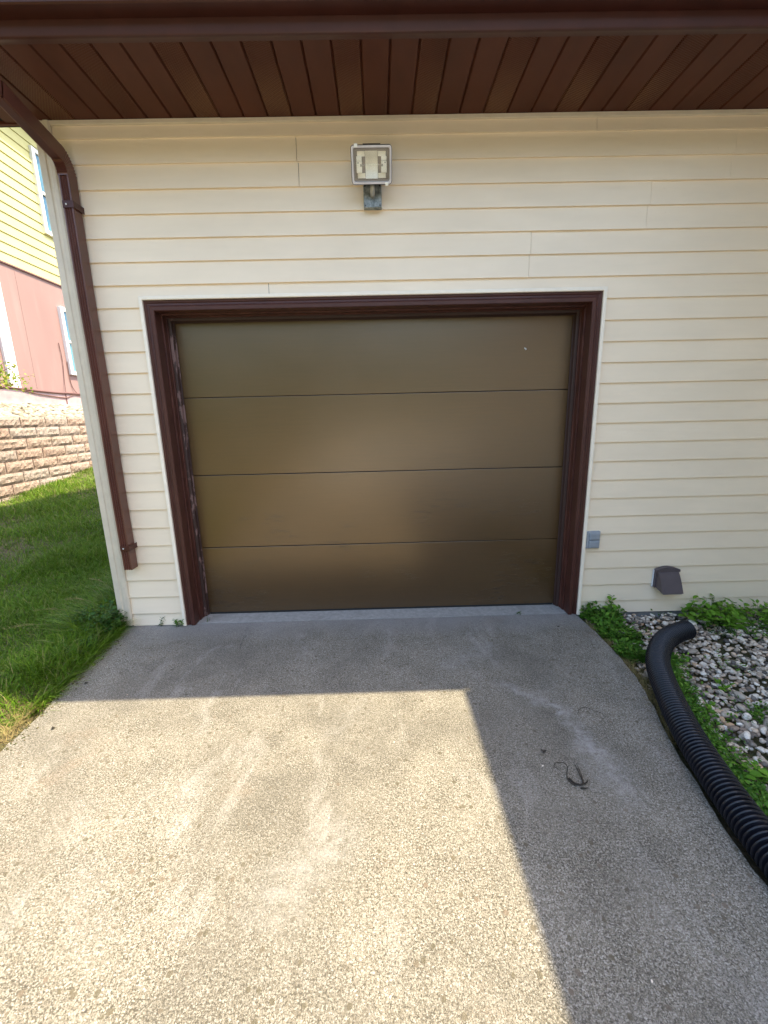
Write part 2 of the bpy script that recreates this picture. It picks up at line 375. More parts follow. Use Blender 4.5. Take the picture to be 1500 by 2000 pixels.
def leaf_arrays(P, D, N, L, W):
    """ovate folded leaves. P base, D direction, N approx up, L length, W width"""
    n = len(P); D = D/np.linalg.norm(D, axis=1)[:, None]
    S = np.cross(D, N); S /= np.linalg.norm(S, axis=1)[:, None]+1e-9
    U = np.cross(S, D)
    prof = [(0, 0, 0), (.25, .38, .05), (.55, .5, .09), (.82, .28, .03), (1, 0, -.06)]
    V = np.zeros((n, 11, 3)); k = 0
    mids = [(0, 0), (.25, 0), (.55, .0), (.82, -.03), (1, -.08)]
    for t, uz in mids: V[:, k] = P+D*(L*t)[:, None]+U*(L*uz)[:, None]; k += 1
    for sg in (1, -1):
        for t, ww, uz in prof[1:4]:
            V[:, k] = P+D*(L*t)[:, None]+S*(sg*W*ww)[:, None]+U*(L*uz)[:, None]; k += 1
    q = [[0, 1, 5], [1, 2, 6, 5], [2, 3, 7, 6], [3, 4, 7], [0, 8, 1], [1, 8, 9, 2], [2, 9, 10, 3], [3, 10, 4]]
    base = np.arange(n)[:, None]*11
    loops = np.concatenate([base+np.array(x) for x in q], 1).ravel()
    tot = np.tile([len(x) for x in q], n); st = np.concatenate([[0], np.cumsum(tot)[:-1]])
    return V.reshape(-1, 3), loops, st, tot

# ------------------------------------------------------------------ terrain
def sm(t): t = np.clip(t, 0, 1); return t*t*(3-2*t)
def zt(x, y):
    x = np.asarray(x, float); y = np.asarray(y, float)
    t = np.clip((-1.82-x)/3.2, 0, 1.0)
    yf = .50+.50*sm((y+1.6)/4.2)
    zl = -.035+t*(.46*yf+.17*sm((y-2.6)/2.2))+.03*t*np.sin(x*2.1+y*1.3)+.055*sm((-1.86-x)/.16)
    bank = 1.52+.31*sm((-5.2-x)/2.2)
    z = np.where(x < -5.12, bank, zl)
    back = sm((-4-y)/3)
    z = np.where(x < -5.12, z*(1-back), z)
    z = np.where(x > -1.82, -.06, z)
    z = np.where(x > 1.1, -.06, z)
    return z
xs = np.unique(np.concatenate([[-400, -150, -60, -30, -16, -11, -9, -8], np.arange(-7.6, -5.2, .2), [-5.13, -5.11], np.arange(-5.0, -1.6, .08), [-1.82, -1.81], np.arange(-1.5, 3.5, .25), [5, 9, 16, 30, 60, 150, 400]]))
ys = np.unique(np.concatenate([[-400, -150, -60, -30, -16, -9, -6], np.arange(-5, 9, .2), [10, 12, 16, 30, 60, 150, 400]]))
XX, YY = np.meshgrid(xs, ys, indexing='ij'); ZZ = zt(XX, YY)
V = np.stack([XX, YY, ZZ], -1).reshape(-1, 3); ny = len(ys)
fi = []
for i in range(len(xs)-1):
    for j in range(ny-1): fi += [i*ny+j, (i+1)*ny+j, (i+1)*ny+j+1, i*ny+j+1]
nf = len(fi)//4
np_mesh('ground', V, fi, np.arange(nf)*4, np.full(nf, 4), M_SOIL, smooth=True, kind='structure')

# unseen dark ring added behind the viewer to keep sky out of door reflections
mb = MB(); prevr = None
hv = []; hf = []
NA = 60
for i in range(NA+1):
    a = R(170+200*i/NA)
    for j, (rr0, hz) in enumerate(((26, -.3), (30, 9.5), (38, 14.0), (62, 19), (95, -.3))):
        hv.append((rr0*math.cos(a)*1.25, -6+rr0*math.sin(a), hz*(1+.12*math.sin(i*.9+j)) if hz > 0 else hz))
for i in range(NA):
    for j in range(4): hf.append((i*5+j, i*5+j+1, (i+1)*5+j+1, (i+1)*5+j))
mb.add(hv, hf)
g = G('sky_blocker_green'); c = g.ramp(g.noise(.35, 6, .7), [(.35, (.02, .032, .012)), (.65, (.055, .075, .028))])
mb.build('sky_blocker', g.fin(c, .95, g.bump(g.noise(.8, 6), 1.0, .6)), smooth=True, kind='structure')
# ------------------------------------------------------------------ driveway
left = [(-1.84, -.004), (-1.835, -.2), (-1.825, -.42), (-1.80, -.62), (-1.775, -.82), (-1.755, -1.0), (-1.75, -1.2), (-1.76, -1.6), (-1.78, -2.2), (-1.8, -3.2), (-1.82, -6)]
right = [(1.405, -.004), (1.42, -.12), (1.428, -.28), (1.43, -.42), (1.422, -.6), (1.405, -.78), (1.372, -.92), (1.325, -1.08), (1.275, -1.25), (1.235, -1.42), (1.20, -1.6), (1.17, -1.8), (1.15, -2.05), (1.13, -2.5), (1.12, -3.3), (1.1, -6)]
def dens(pts, step=.05):
    out = []
    for a, b in zip(pts[:-1], pts[1:]):
        n = max(1, int(math.dist(a, b)/step))
        for k in range(n):
            t = k/n; out.append((a[0]+(b[0]-a[0])*t+random.uniform(-.006, .006), a[1]+(b[1]-a[1])*t))
    return out+[pts[-1]]
ring = dens(left)+dens(right)[::-1]
n = len(ring); ci = [( .985*x if True else x, y) for x, y in ring]
mb = MB()
mb.add([(x, y, 0) for x, y in ring]+[(x*1.004, y, -.012) for x, y in ring]+[(x*1.006, y, -.14) for x, y in ring],
       [tuple(range(n))]+[(i, (i+1) % n, (i+1) % n+n, i+n) for i in range(n)]+[(i+n, (i+1) % n+n, (i+1) % n+2*n, i+2*n) for i in range(n)])
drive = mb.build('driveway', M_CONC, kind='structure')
mb = MB(); mb.add([(-9, -30, -.006), (12, -30, -.006), (12, -6.01, -.006), (-9, -6.01, -.006)], [(0, 1, 2, 3)]); mb.add([(-4.6, -6.0, -.005), (-1.83, -6.0, -.005), (-1.83, -3.4, -.005), (-3.2, -3.4, -.005)], [(0, 1, 2, 3)])
mb.add([(1.13, -6.0, -.005), (3.05, -6.0, -.005), (3.05, -3.6, -.005), (1.13, -3.6, -.005)], [(0, 1, 2, 3)])
mb.build('bounce_pad', M_PALE, kind='structure')  # unseen pale paving added behind the viewer to bounce sunlight onto the wall

# ------------------------------------------------------------------ house
H = empty('house', (0, 0, 0), 'beige sided house with brown eave and closed olive brown garage door', 'house')
WZ = 3.109
# siding courses
prof_t = .0130
def course(mb, x0, x1, z0, z1, dy=0.0, dl=0.0):
    t = prof_t+dl
    mb.add([(x0, -t-dy, z0), (x1, -t-dy, z0), (x1, -.001-dy, z1+.012), (x0, -.001-dy, z1+.012),
            (x0, .004, z0), (x1, .004, z0), (x0, -t-dy+.0008, z0+.008), (x1, -t-dy+.0008, z0+.008)],
           [(0, 1, 7, 6), (6, 7, 2, 3), (0, 4, 5, 1), (0, 6, 3, 4), (1, 5, 2, 7)])
seams = {3.018: [(1.305, 0)], 2.891: [(-.425, 0), (2.129, 0)], 2.764: [(-.419, 0), (2.118, 0)], 2.637: [(1.66, 0)], 2.510: [(1.648, 0)],
         2.383: [(.958, 0)], 2.256: [(.952, 0)], 2.129: [(-.645, 0)]}
mb = MB(); z = .097-.127
zlev = []
while z < 3.1:
    zlev.append(round(z, 3)); z += .127
for z0 in zlev:
    z1 = min(z0+.127, 3.082); zb = max(z0, .004)
    spans = [(-1.802, 3.09)] if zb > 2.16 else [(-1.802, -1.434), (1.434, 3.09)]
    part = z0 < 2.185 < z1
    if part: spans = [(-1.802, -1.434), (1.434, 3.09)]
    cuts = []
    for kz, lst in seams.items():
        if abs(kz-z0) < .02: cuts = [c_[0] for c_ in lst]
    for (a, b) in spans:
        e = [a]+[c_ for c_ in cuts if a < c_ < b]+[b]
        for k in range(len(e)-1):
            d = (len(e)-2-k)*.0022
            course(mb, e[k], e[k+1]-(.0025 if k < len(e)-2 else 0), zb, z1, d)
    if part:
        ft = (2.1885-z0)/(z1+.012-z0); yy = -(prof_t*(1-ft)+.001*ft)
        for a_, b_ in ((-1.434, -.6465), (-.644, 1.434)):
            mb.add([(a_, yy, 2.1885), (b_, yy, 2.1885), (b_, -.001, z1+.012), (a_, -.001, z1+.012), (a_, .004, 2.1885), (b_, .004, 2.1885)], [(0, 1, 2, 3), (0, 4, 5, 1)])
siding = mb.build('siding', M_SIDING, H)
# sheathing behind the siding, with the door opening
mb = MB(); mb.box((-1.80, .006, 0), (-1.437, .10, 3.2)); mb.box((1.437, .006, 0), (3.09, .10, 3.2)); mb.box((-1.437, .006, 2.19), (1.437, .10, 3.2))
mb.build('sheathing', M_DARK, H)
# upper finishing strip under the soffit
mb = MB(); mb.prism([(-.016, 3.086), (-.020, 3.089), (-.020, 3.107), (.0, 3.107), (.0, 3.086)], 'x', -1.81, -.842); mb.prism([(-.014, 3.086), (-.018, 3.089), (-.018, 3.1065), (.0, 3.1065), (.0, 3.086)], 'x', -.842, 3.09)
mb.build('top_trim', M_TRIM, H)
# corner post
mb = MB()
mb.prism([(-1.799, .0), (-1.799, -.020), (-1.809, -.027), (-1.832, -.027), (-1.838, -.021), (-1.848, -.021), (-1.854, -.027), (-1.887, -.027), (-1.893, -.02), (-1.893, .06), (-1.87, .06), (-1.87, .0)], 'z', .012, 3.107)
mb.build('corner_post', M_TRIM, H, bevel=.0015)
# left side wall, laps running back
mb = MB()
for z0 in [.1+.127*k for k in range(-1, 34)]:
    z0 = max(z0, .0)
    z1 = z0+.127; zt_ = z1+.01
    # gable outline: roof 0.6 slope up to Y=2.2 then down
    def ylim(zz):
        if zz <= 3.11: return (.0605, 4.9)
        return (.0605+(zz-3.16)/.6-.3, 4.9-(zz-3.16)/.6+.3)
    a, b = ylim(z1)
    a = max(a, .0605)
    if b-a < .2: break
    mb.add([(-1.893, a, z0), (-1.893, b, z0), (-1.880, b, zt_), (-1.880, a, zt_), (-1.87, a, z0), (-1.87, b, z0)], [(0, 1, 2, 3), (0, 4, 5, 1), (0, 3, 4), (1, 5, 2)])
mb.build('side_siding', M_SIDING, H)
mb = MB(); mb.box((-1.868, .10, 0), (-1.80, 4.85, 3.1)); mb.build('side_sheathing', M_DARK, H)
mb = MB(); mb.box((-1.885, .012, -.4), (-1.44, .11, .003)); mb.box((-1.88, .1101, -.4), (-1.78, 4.9, -.001)); mb.build('foundation', M_FOUND, H)
mb = MB(); mb.box((1.44, .012, -.4), (3.09, .11, .002)); mb.build('foundation', M_FOUND, H)
# soffit: ribbed panels running from fascia to wall
PITCHX = .1353; X0 = -.0315
mb = MB(); vb = MB(); k = -15
XL, XR = -2.15, 3.0
while X0+k*PITCHX < XR:
    a = X0+k*PITCHX; b = a+PITCHX; a2 = max(a, XL); b2 = min(b, XR)
    if b2 > a2+.02:
        tgt = MB() if k % 3 == 2 else mb
        zf_ = WZ; g_ = .0075
        y0, y1 = -.532, -.004 if a2 > -1.9 else .004
        # flat pan with turned-up edges forming the V groove
        tgt.add([(a2+g_, y0, zf_), (b2-g_, y0, zf_), (b2-g_, y1, zf_), (a2+g_, y1, zf_),
                 (a2, y0, zf_+.012), (b2, y0, zf_+.012), (b2, y1, zf_+.012), (a2, y1, zf_+.012)],
                [(3, 2, 1, 0), (4, 0, 3, 7)[::-1], (1, 5, 6, 2)[::-1], (0, 4, 5, 1), (4, 7, 6, 5)])
        if k % 3 == 2: tgt.build('soffit_vent', M_VENT, H)
    k += 1
soff = mb.build('soffit', M_BROWN, H)
mb = MB(); mb.box((XL, -.535, WZ+.0130), (XR, .06, WZ+.03)); mb.build('soffit_backing', M_DARK, H)
mb = MB(); mb.box((XL, .0045, WZ-.004), (-1.9, .022, WZ+.06)); mb.box((-1.812, -.016, WZ-.0015), (3.05, -.0045, WZ+.004))
mb.build('wall_channel', M_BROWN, H)
# fascia with rolled bottom lip
mb = MB(); mb.prism([(-.515, 3.1075), (-.538, 3.1075), (-.546, 3.105), (-.553, 3.107), (-.5565, 3.113), (-.5565, 3.34), (-.53, 3.34), (-.53, 3.113), (-.515, 3.113)], 'x', XL, 2.51)
mb.build('fascia', M_FASCIA, H, smooth=True, ang=35)
# K-style gutter
def gutter_prof(s=1):
    o = [(-.5575, 3.170), (-.560, 3.165), (-.628, 3.165), (-.634, 3.170), (-.636, 3.19), (-.644, 3.20), (-.668, 3.222), (-.682, 3.245), (-.684, 3.272), (-.690, 3.280), (-.690, 3.292), (-.684, 3.292),
         (-.680, 3.282), (-.678, 3.247), (-.664, 3.226), (-.641, 3.205), (-.631, 3.192), (-.629, 3.172), (-.5605, 3.170), (-.5605, 3.292), (-.5575, 3.292)]
    return o
mb = MB(); mb.prism(gutter_prof(), 'x', XL-.01, 2.40)
gut = mb.build('gutter', M_FASCIA, H, smooth=True, ang=30)
# roof
def slab(mb, pts, t=.04):
    n = len(pts); mb.add([p for p in pts]+[(p[0], p[1], p[2]+t) for p in pts], [tuple(range(n))[::-1], tuple(range(n, 2*n))]+[(i, (i+1) % n, (i+1) % n+n, i+n) for i in range(n)])
mb = MB()
slab(mb, [(XL-.02, -.63, 3.30), (2.45, -.63, 3.30), (5.2, 2.2, 4.998), (5.2, 2.2, 4.998+.0), (XL-.02, 2.2, 4.998)][:3]+[(XL-.02, 2.2, 4.998)])
slab(mb, [(XL-.02, 2.201, 4.998), (9, 2.201, 4.998), (9, 5.03, 3.30), (XL-.02, 5.03, 3.30)])
slab(mb, [(2.46, -11.2, 3.30), (6.2, -11.2, 5.54), (6.2, 2.2, 5.54), (5.25, 2.2, 4.97), (2.46, -.64, 3.30)])
slab(mb, [(6.201, -11.2, 5.54), (9.9, -11.2, 3.3), (9.9, 5, 3.3), (6.201, 5, 5.54)])
mb.build('roof', M_ROOF, H)
# rake board
mb = MB()
mb.prism([(-.556, 3.13), (-.60, 3.29), (2.2, 4.985), (5.0, 3.29), (5.0, 3.13), (2.2, 4.81)], 'x', XL-.018, XL-.002)
mb.prism([(-.53, 3.125), (.022, 3.125), (.022, 3.56), (-.53, 3.22)], 'x', XL, XL+.012)
mb.build('rake_board', M_FASCIA, H)
mb = MB(); mb.prism([(.023, 3.30), (2.2, 4.70), (4.99, 3.12), (5.0, 3.16), (2.2, 4.75), (.023, 3.36)], 'x', XL, -1.872)
mb.build('rake_soffit', M_BROWN, H)
# wing on the right (throws the long shadow)
mb = MB()
for z0 in [.097+.127*k for k in range(-1, 24)]:
    zb = max(z0, .004); z1 = min(z0+.127, 3.105)
    mb.add([(3.0775, -10.9, zb), (3.0775, -.0, zb), (3.089, -.0, z1), (3.089, -10.9, z1), (3.094, -10.9, zb), (3.094, 0, zb)], [(0, 1, 2, 3), (0, 4, 5, 1)])
mb.build('wing_siding', M_SIDING, H)
mb = MB(); mb.box((3.095, -10.9, -.3), (9.3, 4.9, 3.1)); mb.build('wing_wall', M_SIDING, H)
mb = MB()
k = 0
while -.56-k*PITCHX > -11.1:
    b = -.56-k*PITCHX; a = b-PITCHX
    mb.add([(2.546, a+.0055, WZ), (2.546, b-.0055, WZ), (3.074, b-.0055, WZ), (3.074, a+.0055, WZ), (2.546, a, WZ+.011), (2.546, b, WZ+.011), (3.074, b, WZ+.011), (3.074, a, WZ+.011)],
           [(0, 1, 2, 3), (0, 3, 7, 4), (1, 5, 6, 2), (0, 4, 5, 1), (4, 7, 6, 5)])
    k += 1
mb.build('wing_soffit', M_BROWN, H)
mb = MB(); mb.prism([(3.09-.515, 3.1075), (3.09-.5565, 3.107), (3.09-.5565, 3.34), (3.09-.53, 3.34), (3.09-.53, 3.113)], 'y', -11.1, -.545)
mb.build('wing_fascia', M_FASCIA, H)
mb = MB(); mb.prism([(3.09+p[0], p[1]) for p in gutter_prof()], 'y', -11.15, -.692); mb.build('wing_gutter', M_FASCIA, H, smooth=True, ang=30)

# door surround (mitred U sweeps round the opening)
def u_frame(mb, prof, a, b, z0, zl=None):
    zl = z0 if zl is None else zl
    st = [[(-(a+u), v, zl) for u, v in prof], [(-(a+u), v, b+u) for u, v in prof], [((a+u), v, b+u) for u, v in prof], [((a+u), v, z0) for u, v in prof]]
    mb.sweep(st)
mb = MB(); u_frame(mb, [(.062, -.012), (.062, -.033), (.066, -.035), (.082, -.035), (.084, -.032), (.084, .0), (.062, .0)], 1.352, 2.105, .004)
mb.build('door_trim', M_TRIM2, H)
mb = MB(); u_frame(mb, [(.0, .052), (.0, -.024), (.003, -.028), (.022, -.029), (.028, -.025), (.034, -.016), (.044, -.014), (.050, -.020), (.0615, -.021), (.0615, .004), (.01, .004), (.01, .052)], 1.352, 2.105, .003)
mb.build('door_casing', M_CASING, H, smooth=True, ang=25)
mb = MB(); u_frame(mb, [(-.009, .054), (-.009, .095), (-.014, .099), (-.014, .112), (.08, .112), (.08, .0535), (0.0, .0535)], 1.352, 2.105, .003)
mb.build('door_jamb', M_JAMB, H, bevel=.0015)
mb = MB(); u_frame(mb, [(-.010, .1125), (-.022, .114), (-.030, .120), (-.034, .140), (-.040, .146), (-.030, .150), (.05, .150), (.05, .1125)], 1.352, 2.105, .003)
mb.build('door_stop', M_STOP, H, smooth=True, ang=30)
# door panels
door = MB(); door.box((-1.37, .195, .0), (1.37, .20, 2.14)); gd = door.build('garage_door', M_DARK, H)
lev = [.012, .528, 1.062, 1.594, 2.12]
for i in range(4):
    pb = MB(); z0, z1 = lev[i]+(.0022 if i else 0), lev[i+1]-.0022
    pb.box((-1.36, .152+.0006*i, z0), (1.36, .19, z1)); pb.build('panel', M_DOOR, gd, bevel=.002)
mb = MB(); mb.box((-1.312, .150, .002), (1.305, .158, .016)); mb.build('bottom_seal', M_BLACK, gd)
mb = MB(); mb.tube([(1.0, .151, 1.868), (1.004, .147, 1.865), (1.011, .1475, 1.858)], .0045, 6); mb.build('paint_chip', M_WHITE, gd)
# sill
mb = MB(); mb.box((-1.432, .002, -.1), (1.432, .35, .0015)); mb.build('door_sill', M_SILL, H, bevel=.002)

# ------------------------------------------------------------------ downspout
DS = empty('downspout', (-1.7175, -.065, .458), 'brown ribbed metal downspout strapped to the corner of the beige house', 'downspout')
def ds_ring(c, ydir, zdir, hw=.0275, hd=.038, ribs=True, sc=1.0):
    """section: front face (ydir side) ribbed; c centre, ydir unit vector pointing out of the wall"""
    pts = []
    X = Vector((1, 0, 0))
    for i in range(9):
        t = -1+2*i/8
        d = hd+(.0 if i % 2 else -.009) if ribs and 0 < i < 8 else hd-.001
        pts.append(c+X*(t*hw*sc)+ydir*(d*sc))
    for q in (-.3, -.85): pts.append(c+X*(hw*sc)+ydir*(-q*-1*hd*sc))
    pts.append(c+X*(hw*sc)-ydir*hd*sc); pts.append(c-X*(hw*sc)-ydir*hd*sc)
    return [tuple(p) for p in pts]
path = []
xc = -1.7225
# straight
for z in np.linspace(.462, 2.80, 30): path.append((Vector((xc, -.065, z)), 0.0))
mb = MB(); O = Vector((0, -1, 0))
st = []
for i, (c_, _) in enumerate(path):
    sc = 1.0
    if c_.z < .60: sc = .97
    dx = .0015*math.sin(c_.z*5)
    st.append(ds_ring(c_+Vector((dx, 0, 0)), O, None, sc=sc))
mb.sweep(st, cap=False)
mb.build('pipe', M_DSPOUT, DS, smooth=True, ang=20)
# elbow with crimps, then the near-level run out to the gutter
st = []; nseg = 26; rb = .075
yc, zc = -.065-rb, 2.80
Amax = R(80)
for i in range(nseg+1):
    a = Amax*i/nseg
    out = Vector((0, -math.cos(a), -math.sin(a)))   # outward face rotates to look down
    cen = Vector((xc, yc+rb*math.cos(a), zc+rb*1.35*math.sin(a)))
    crimp = (.0028 if i % 2 else -.002) if 2 < i < nseg-5 else 0
    st.append(ds_ring(cen, out, None, ribs=False, hw=.0285+crimp*.3, hd=.039+crimp))
eb = MB(); eb.sweep(st, cap=False); eb.build('elbow', M_DSPOUT, DS, smooth=True, ang=25)
end = Vector((xc, yc+rb*math.cos(Amax), zc+rb*1.35*math.sin(Amax)))
dirv = Vector((0, -math.sin(R(80)), math.cos(R(80)))); outv = Vector((0, -math.cos(R(80)), -math.sin(R(80))))
mb = MB(); st = [ds_ring(end+dirv*t, outv, None) for t in np.linspace(-.015, .36, 12)]; mb.sweep(st, cap=False)
mb.build('diagonal_pipe', M_DSPOUT, DS, smooth=True, ang=20)
e2 = end+dirv*.355; st = []
for i in range(15):
    a = Amax*i/14
    out = Vector((0, -math.cos(Amax-a), -math.sin(Amax-a)))
    fwd = Vector((0, -math.sin(Amax-a), math.cos(Amax-a)))
    e2 = e2+fwd*.0125
    crimp = (.0028 if i % 2 else -.002) if 1 < i < 13 else 0
    st.append(ds_ring(e2, out, None, ribs=False, hw=.0285, hd=.039+crimp))
eb = MB(); eb.sweep(st, cap=False); eb.build('elbow', M_DSPOUT, DS, smooth=True, ang=25)
for zz in (2.655, .615):
    mb = MB(); mb.box((-1.7475, -.1065, zz-.018), (-1.6875, -.1045, zz+.018)); mb.box((-1.6885, -.1065, zz-.018), (-1.6865, -.010, zz+.018)); mb.box((-1.7485, -.1065, zz-.018), (-1.7465, -.010, zz+.018))
    s_ = mb.build('strap', M_FASCIA, DS, bevel=.0006)
    mb = MB(); mb.tube([(-1.728, -.106, zz), (-1.728, -.110, zz)], [.006, .003], 8); mb.build('screw', M_WHITE, s_)

# ------------------------------------------------------------------ flood lamp
FL = empty('flood_lamp', (0.008, -.02, 2.66), 'square halogen floodlight on a grey metal box above the garage door', 'floodlight')
Mx = Matrix.Translation((.004, -.165, 2.79)) @ Matrix.Rotation(R(31), 4, 'X')   # local -Y faces out and down
def rr(w, h, rad, n=5):
    pts = []
    for cx, cz, a0 in ((w-rad, h-rad, 0), (-w+rad, h-rad, 90), (-w+rad, -h+rad, 180), (w-rad, -h+rad, 270)):
        for k in range(n+1):
            a = R(a0+90*k/n); pts.append((cx+rad*math.cos(a), cz+rad*math.sin(a)))
    return pts
def ringst(mb, specs, m, cap0=False, cap1=False):
    st = [[tuple(m @ Vector((x, y, z))) for x, z in rr(w, h, rad)] for (w, h, rad, y) in specs]
    n = len(st[0]); k = len(mb.v); mb.sweep(st, cap=False)
    if cap0: mb.f.append(tuple(k+i for i in range(n))[::-1])
    if cap1: mb.f.append(tuple(k+(len(st)-1)*n+i for i in range(n)))
mb = MB(); ringst(mb, [(.108, .082, .014, -.002), (.112, .086, .016, -.004), (.112, .086, .016, .012), (.104, .078, .014, .016), (.075, .052, .012, .075), (.05, .03, .01, .078)], Mx, cap1=True)
mb.box((-.045, .02, .07), (.05, .05, .088), Mx)
for q in range(7): mb.box((-.048+q*.016, .05, -.045), (-.044+q*.016, .088, .045), Mx)
mb.build('housing', M_BRONZE, FL)
mb = MB(); ringst(mb, [(.109, .083, .013, -.003), (.109, .083, .013, -.0065), (.100, .074, .009, -.0065), (.098, .072, .008, .004)], Mx); rim = mb.build('rim', M_LAMPRIM, FL, smooth=True, ang=30)
for (cx, cz) in ((-.083, .083), (.083, -.083)):
    mb = MB(); mb.box((cx-.009, -.011, cz-.008), (cx+.009, .006, cz+.008), Mx); mb.build('clip', M_BULB, rim, bevel=.001)
mb = MB(); ringst(mb, [(.098, .072, .008, .004), (.092, .066, .006, .010), (.084, .060, .006, .046)], Mx, cap1=True)
pn = mb.build('pan', M_LAMPPAN, FL, smooth=True, ang=30); mb = MB()
for sx_ in (-1, 1):
    for sz_ in (-1, 1): mb.box((min(sx_*.036, sx_*.078), .012, min(sz_*.036, sz_*.058)), (max(sx_*.036, sx_*.078), .020, max(sz_*.036, sz_*.058)), Mx)
# curved centre reflector
cyl = [(-.034+.068*i/10) for i in range(11)]
vs = []
for j in range(9):
    t = -1+2*j/8
    for i in range(11): vs.append((cyl[i], .010+.028*(1-t*t), .060*t))
mb.add(vs, [(j*11+i, j*11+i+1, (j+1)*11+i+1, (j+1)*11+i) for j in range(8) for i in range(10)], Mx)
mb.build('reflector', M_REFL, FL, smooth=True, ang=40)
for sx_ in (-1, 1):
    mb = MB(); mb.box((sx_*.068-.015, .002, -.034), (sx_*.068+.015, .035, .016), Mx); mb.box((sx_*.068-.0145, .004, .018), (sx_*.068+.0145, .033, .036), Mx)
    lh = mb.build('lamp_holder', M_BULB, FL, bevel=.0015)
    mb = MB(); mb.tube([Mx @ Vector((sx_*.074, .0025, .010)), Mx @ Vector((sx_*.074, .0005, .010))], .0035, 8); mb.box((sx_*.058-.004, .0, -.006), (sx_*.058+.004, .003, .004), Mx); mb.build('terminal', M_GALV, lh)
mb = MB(); mb.tube([Mx @ Vector((-.055, .012, 0)), Mx @ Vector((-.04, .012, 0)), Mx @ Vector((.04, .012, 0)), Mx @ Vector((.055, .012, 0))], [.002, .0045, .0045, .002], 10); mb.build('bulb', M_CLEAR, FL, smooth=True)
mb = MB(); ringst(mb, [(.096, .070, .008, -.004), (.096, .070, .008, -.001)], Mx, True, True); mb.build('glass', M_CLEAR, FL)
mb = MB(); mb.box((-.047, -.052, 2.632), (.057, -.014, 2.752)); bx = mb.build('junction_box', M_GALV, FL, bevel=.003)
for (cx, cz) in ((-.038, 2.742), (.048, 2.742), (-.038, 2.642), (.048, 2.642)):
    mb = MB(); mb.tube([(cx, -.0515, cz), (cx, -.0545, cz)], .0045, 8); mb.build('screw', M_BRONZE, bx)
mb = MB(); mb.tube([(.006, -.05, 2.695), (.006, -.072, 2.693), (.006, -.088, 2.702), (.006, -.094, 2.72), (.006, -.094, 2.748)], [.013, .014, .014, .0125, .012], 14); mb.build('swivel_arm', M_KNUCKLE, FL, smooth=True, ang=60)
mb = MB(); mb.tube([(.004, -.135, 2.868), (.004, -.135, 2.886), (.004, -.135, 2.892)], [.005, .005, .002], 8); mb.build('hinge_screw', M_BRONZE, FL)

# ------------------------------------------------------------------ outlet cover and vent hood
OC = empty('outlet_cover', (1.488, -.012, .5), 'small grey weatherproof outlet cover on the siding beside the garage door trim', 'outlet')
mb = MB(); mb.box((1.441, -.030, .504), (1.534, -.004, .628)); pl = mb.build('back_box', M_GREYPL, OC, bevel=.004)
for z0 in (.511, .570):
    mb = MB(); mb.box((1.456, -.042, z0), (1.526, -.031, z0+.052)); fb = mb.build('flip_lid', M_GREYPL, OC, bevel=.005)
    mb = MB()
    for q in range(3): mb.box((1.463, -.0445, z0+.012+q*.012), (1.516, -.0425, z0+.016+q*.012))
    mb.build('lid_rib', M_GREYPL, fb)
VH = empty('vent_hood', (2.035, -.012, .18), 'faded brown plastic dryer vent hood low on the beige siding', 'vent')
mb = MB()
top = [(1.953+.164*i/12, .335+.022*math.sin(math.pi*i/12)) for i in range(13)]
mb.prism([(1.953, .20)]+[(x, z) for x, z in top]+[(2.117, .20)], 'y', -.012, -.038)
mb.prism([(1.950, .318)]+[(1.950+.170*i/12, .337+.022*math.sin(math.pi*i/12)) for i in range(13)]+[(2.120, .318)], 'y', -.0385, -.050)
mb.build('collar', M_HOOD, VH, bevel=.003)
mb = MB(); n_ = 10; st = []
for i in range(n_+1):
    a = (math.pi/2)*i/n_
    s_t = i/n_; y = -.034-.088*s_t**.85; z = .332-.148*s_t**1.25
    st.append((y, z))
vs = []; nn = len(st)
for xx in (1.962, 2.108):
    for y, z in st: vs.append((xx, y, z))
    vs.append((xx, -.036, .205))
for xx in (1.968, 2.102):
    for y, z in st: vs.append((xx, y+.005, z-.005))
    vs.append((xx, -.038, .205))
m_ = nn+1
fs = [(i, i+1, m_+i+1, m_+i) for i in range(nn-1)]+[tuple(range(m_)), tuple(range(m_, 2*m_))[::-1]]
fs += [(2*m_+i, 3*m_+i, 3*m_+i+1, 2*m_+i+1) for i in range(nn-1)]+[tuple(range(2*m_, 3*m_))[::-1], tuple(range(3*m_, 4*m_))]
mb.add(vs, fs); mb.build('hood', M_HOOD, VH, smooth=True, ang=50)
mb = MB(); mb.box((1.944, -.022, .200), (1.953, -.011, .33)); mb.build('caulk', M_WHITE, VH, bevel=.003)

# ------------------------------------------------------------------ corrugated drain pipe
HP = [(1.975, -.372), (1.88, -.412), (1.755, -.492), (1.645, -.60), (1.545, -.735), (1.475, -.87), (1.405, -1.04), (1.345, -1.205), (1.300, -1.36), (1.262, -1.54), (1.238, -1.70), (1.222, -1.86), (1.212, -2.1), (1.205, -2.5), (1.20, -3.1), (1.2, -3.8)]
def catmull(P, step=.003):
    out = []
    for i in range(len(P)-1):
        p0, p1, p2, p3 = [np.array(P[max(0, min(len(P)-1, i+q))]) for q in (-1, 0, 1, 2)]
        n = max(2, int(np.linalg.norm(p2-p1)/step))
        for k in range(n):
            t = k/n; out.append(.5*((2*p1)+(-p0+p2)*t+(2*p0-5*p1+4*p2-p3)*t*t+(-p0+3*p1-3*p2+p3)*t**3))
    out.append(np.array(P[-1])); return np.array(out)
cp = catmull(HP, .0026); ds_ = np.concatenate([[0], np.cumsum(np.linalg.norm(np.diff(cp, axis=0), axis=1))])
S = np.arange(0, ds_[-1], .0026); cx = np.interp(S, ds_, cp[:, 0]); cy = np.interp(S, ds_, cp[:, 1])
PIT = .0182; ph = (S % PIT)/PIT
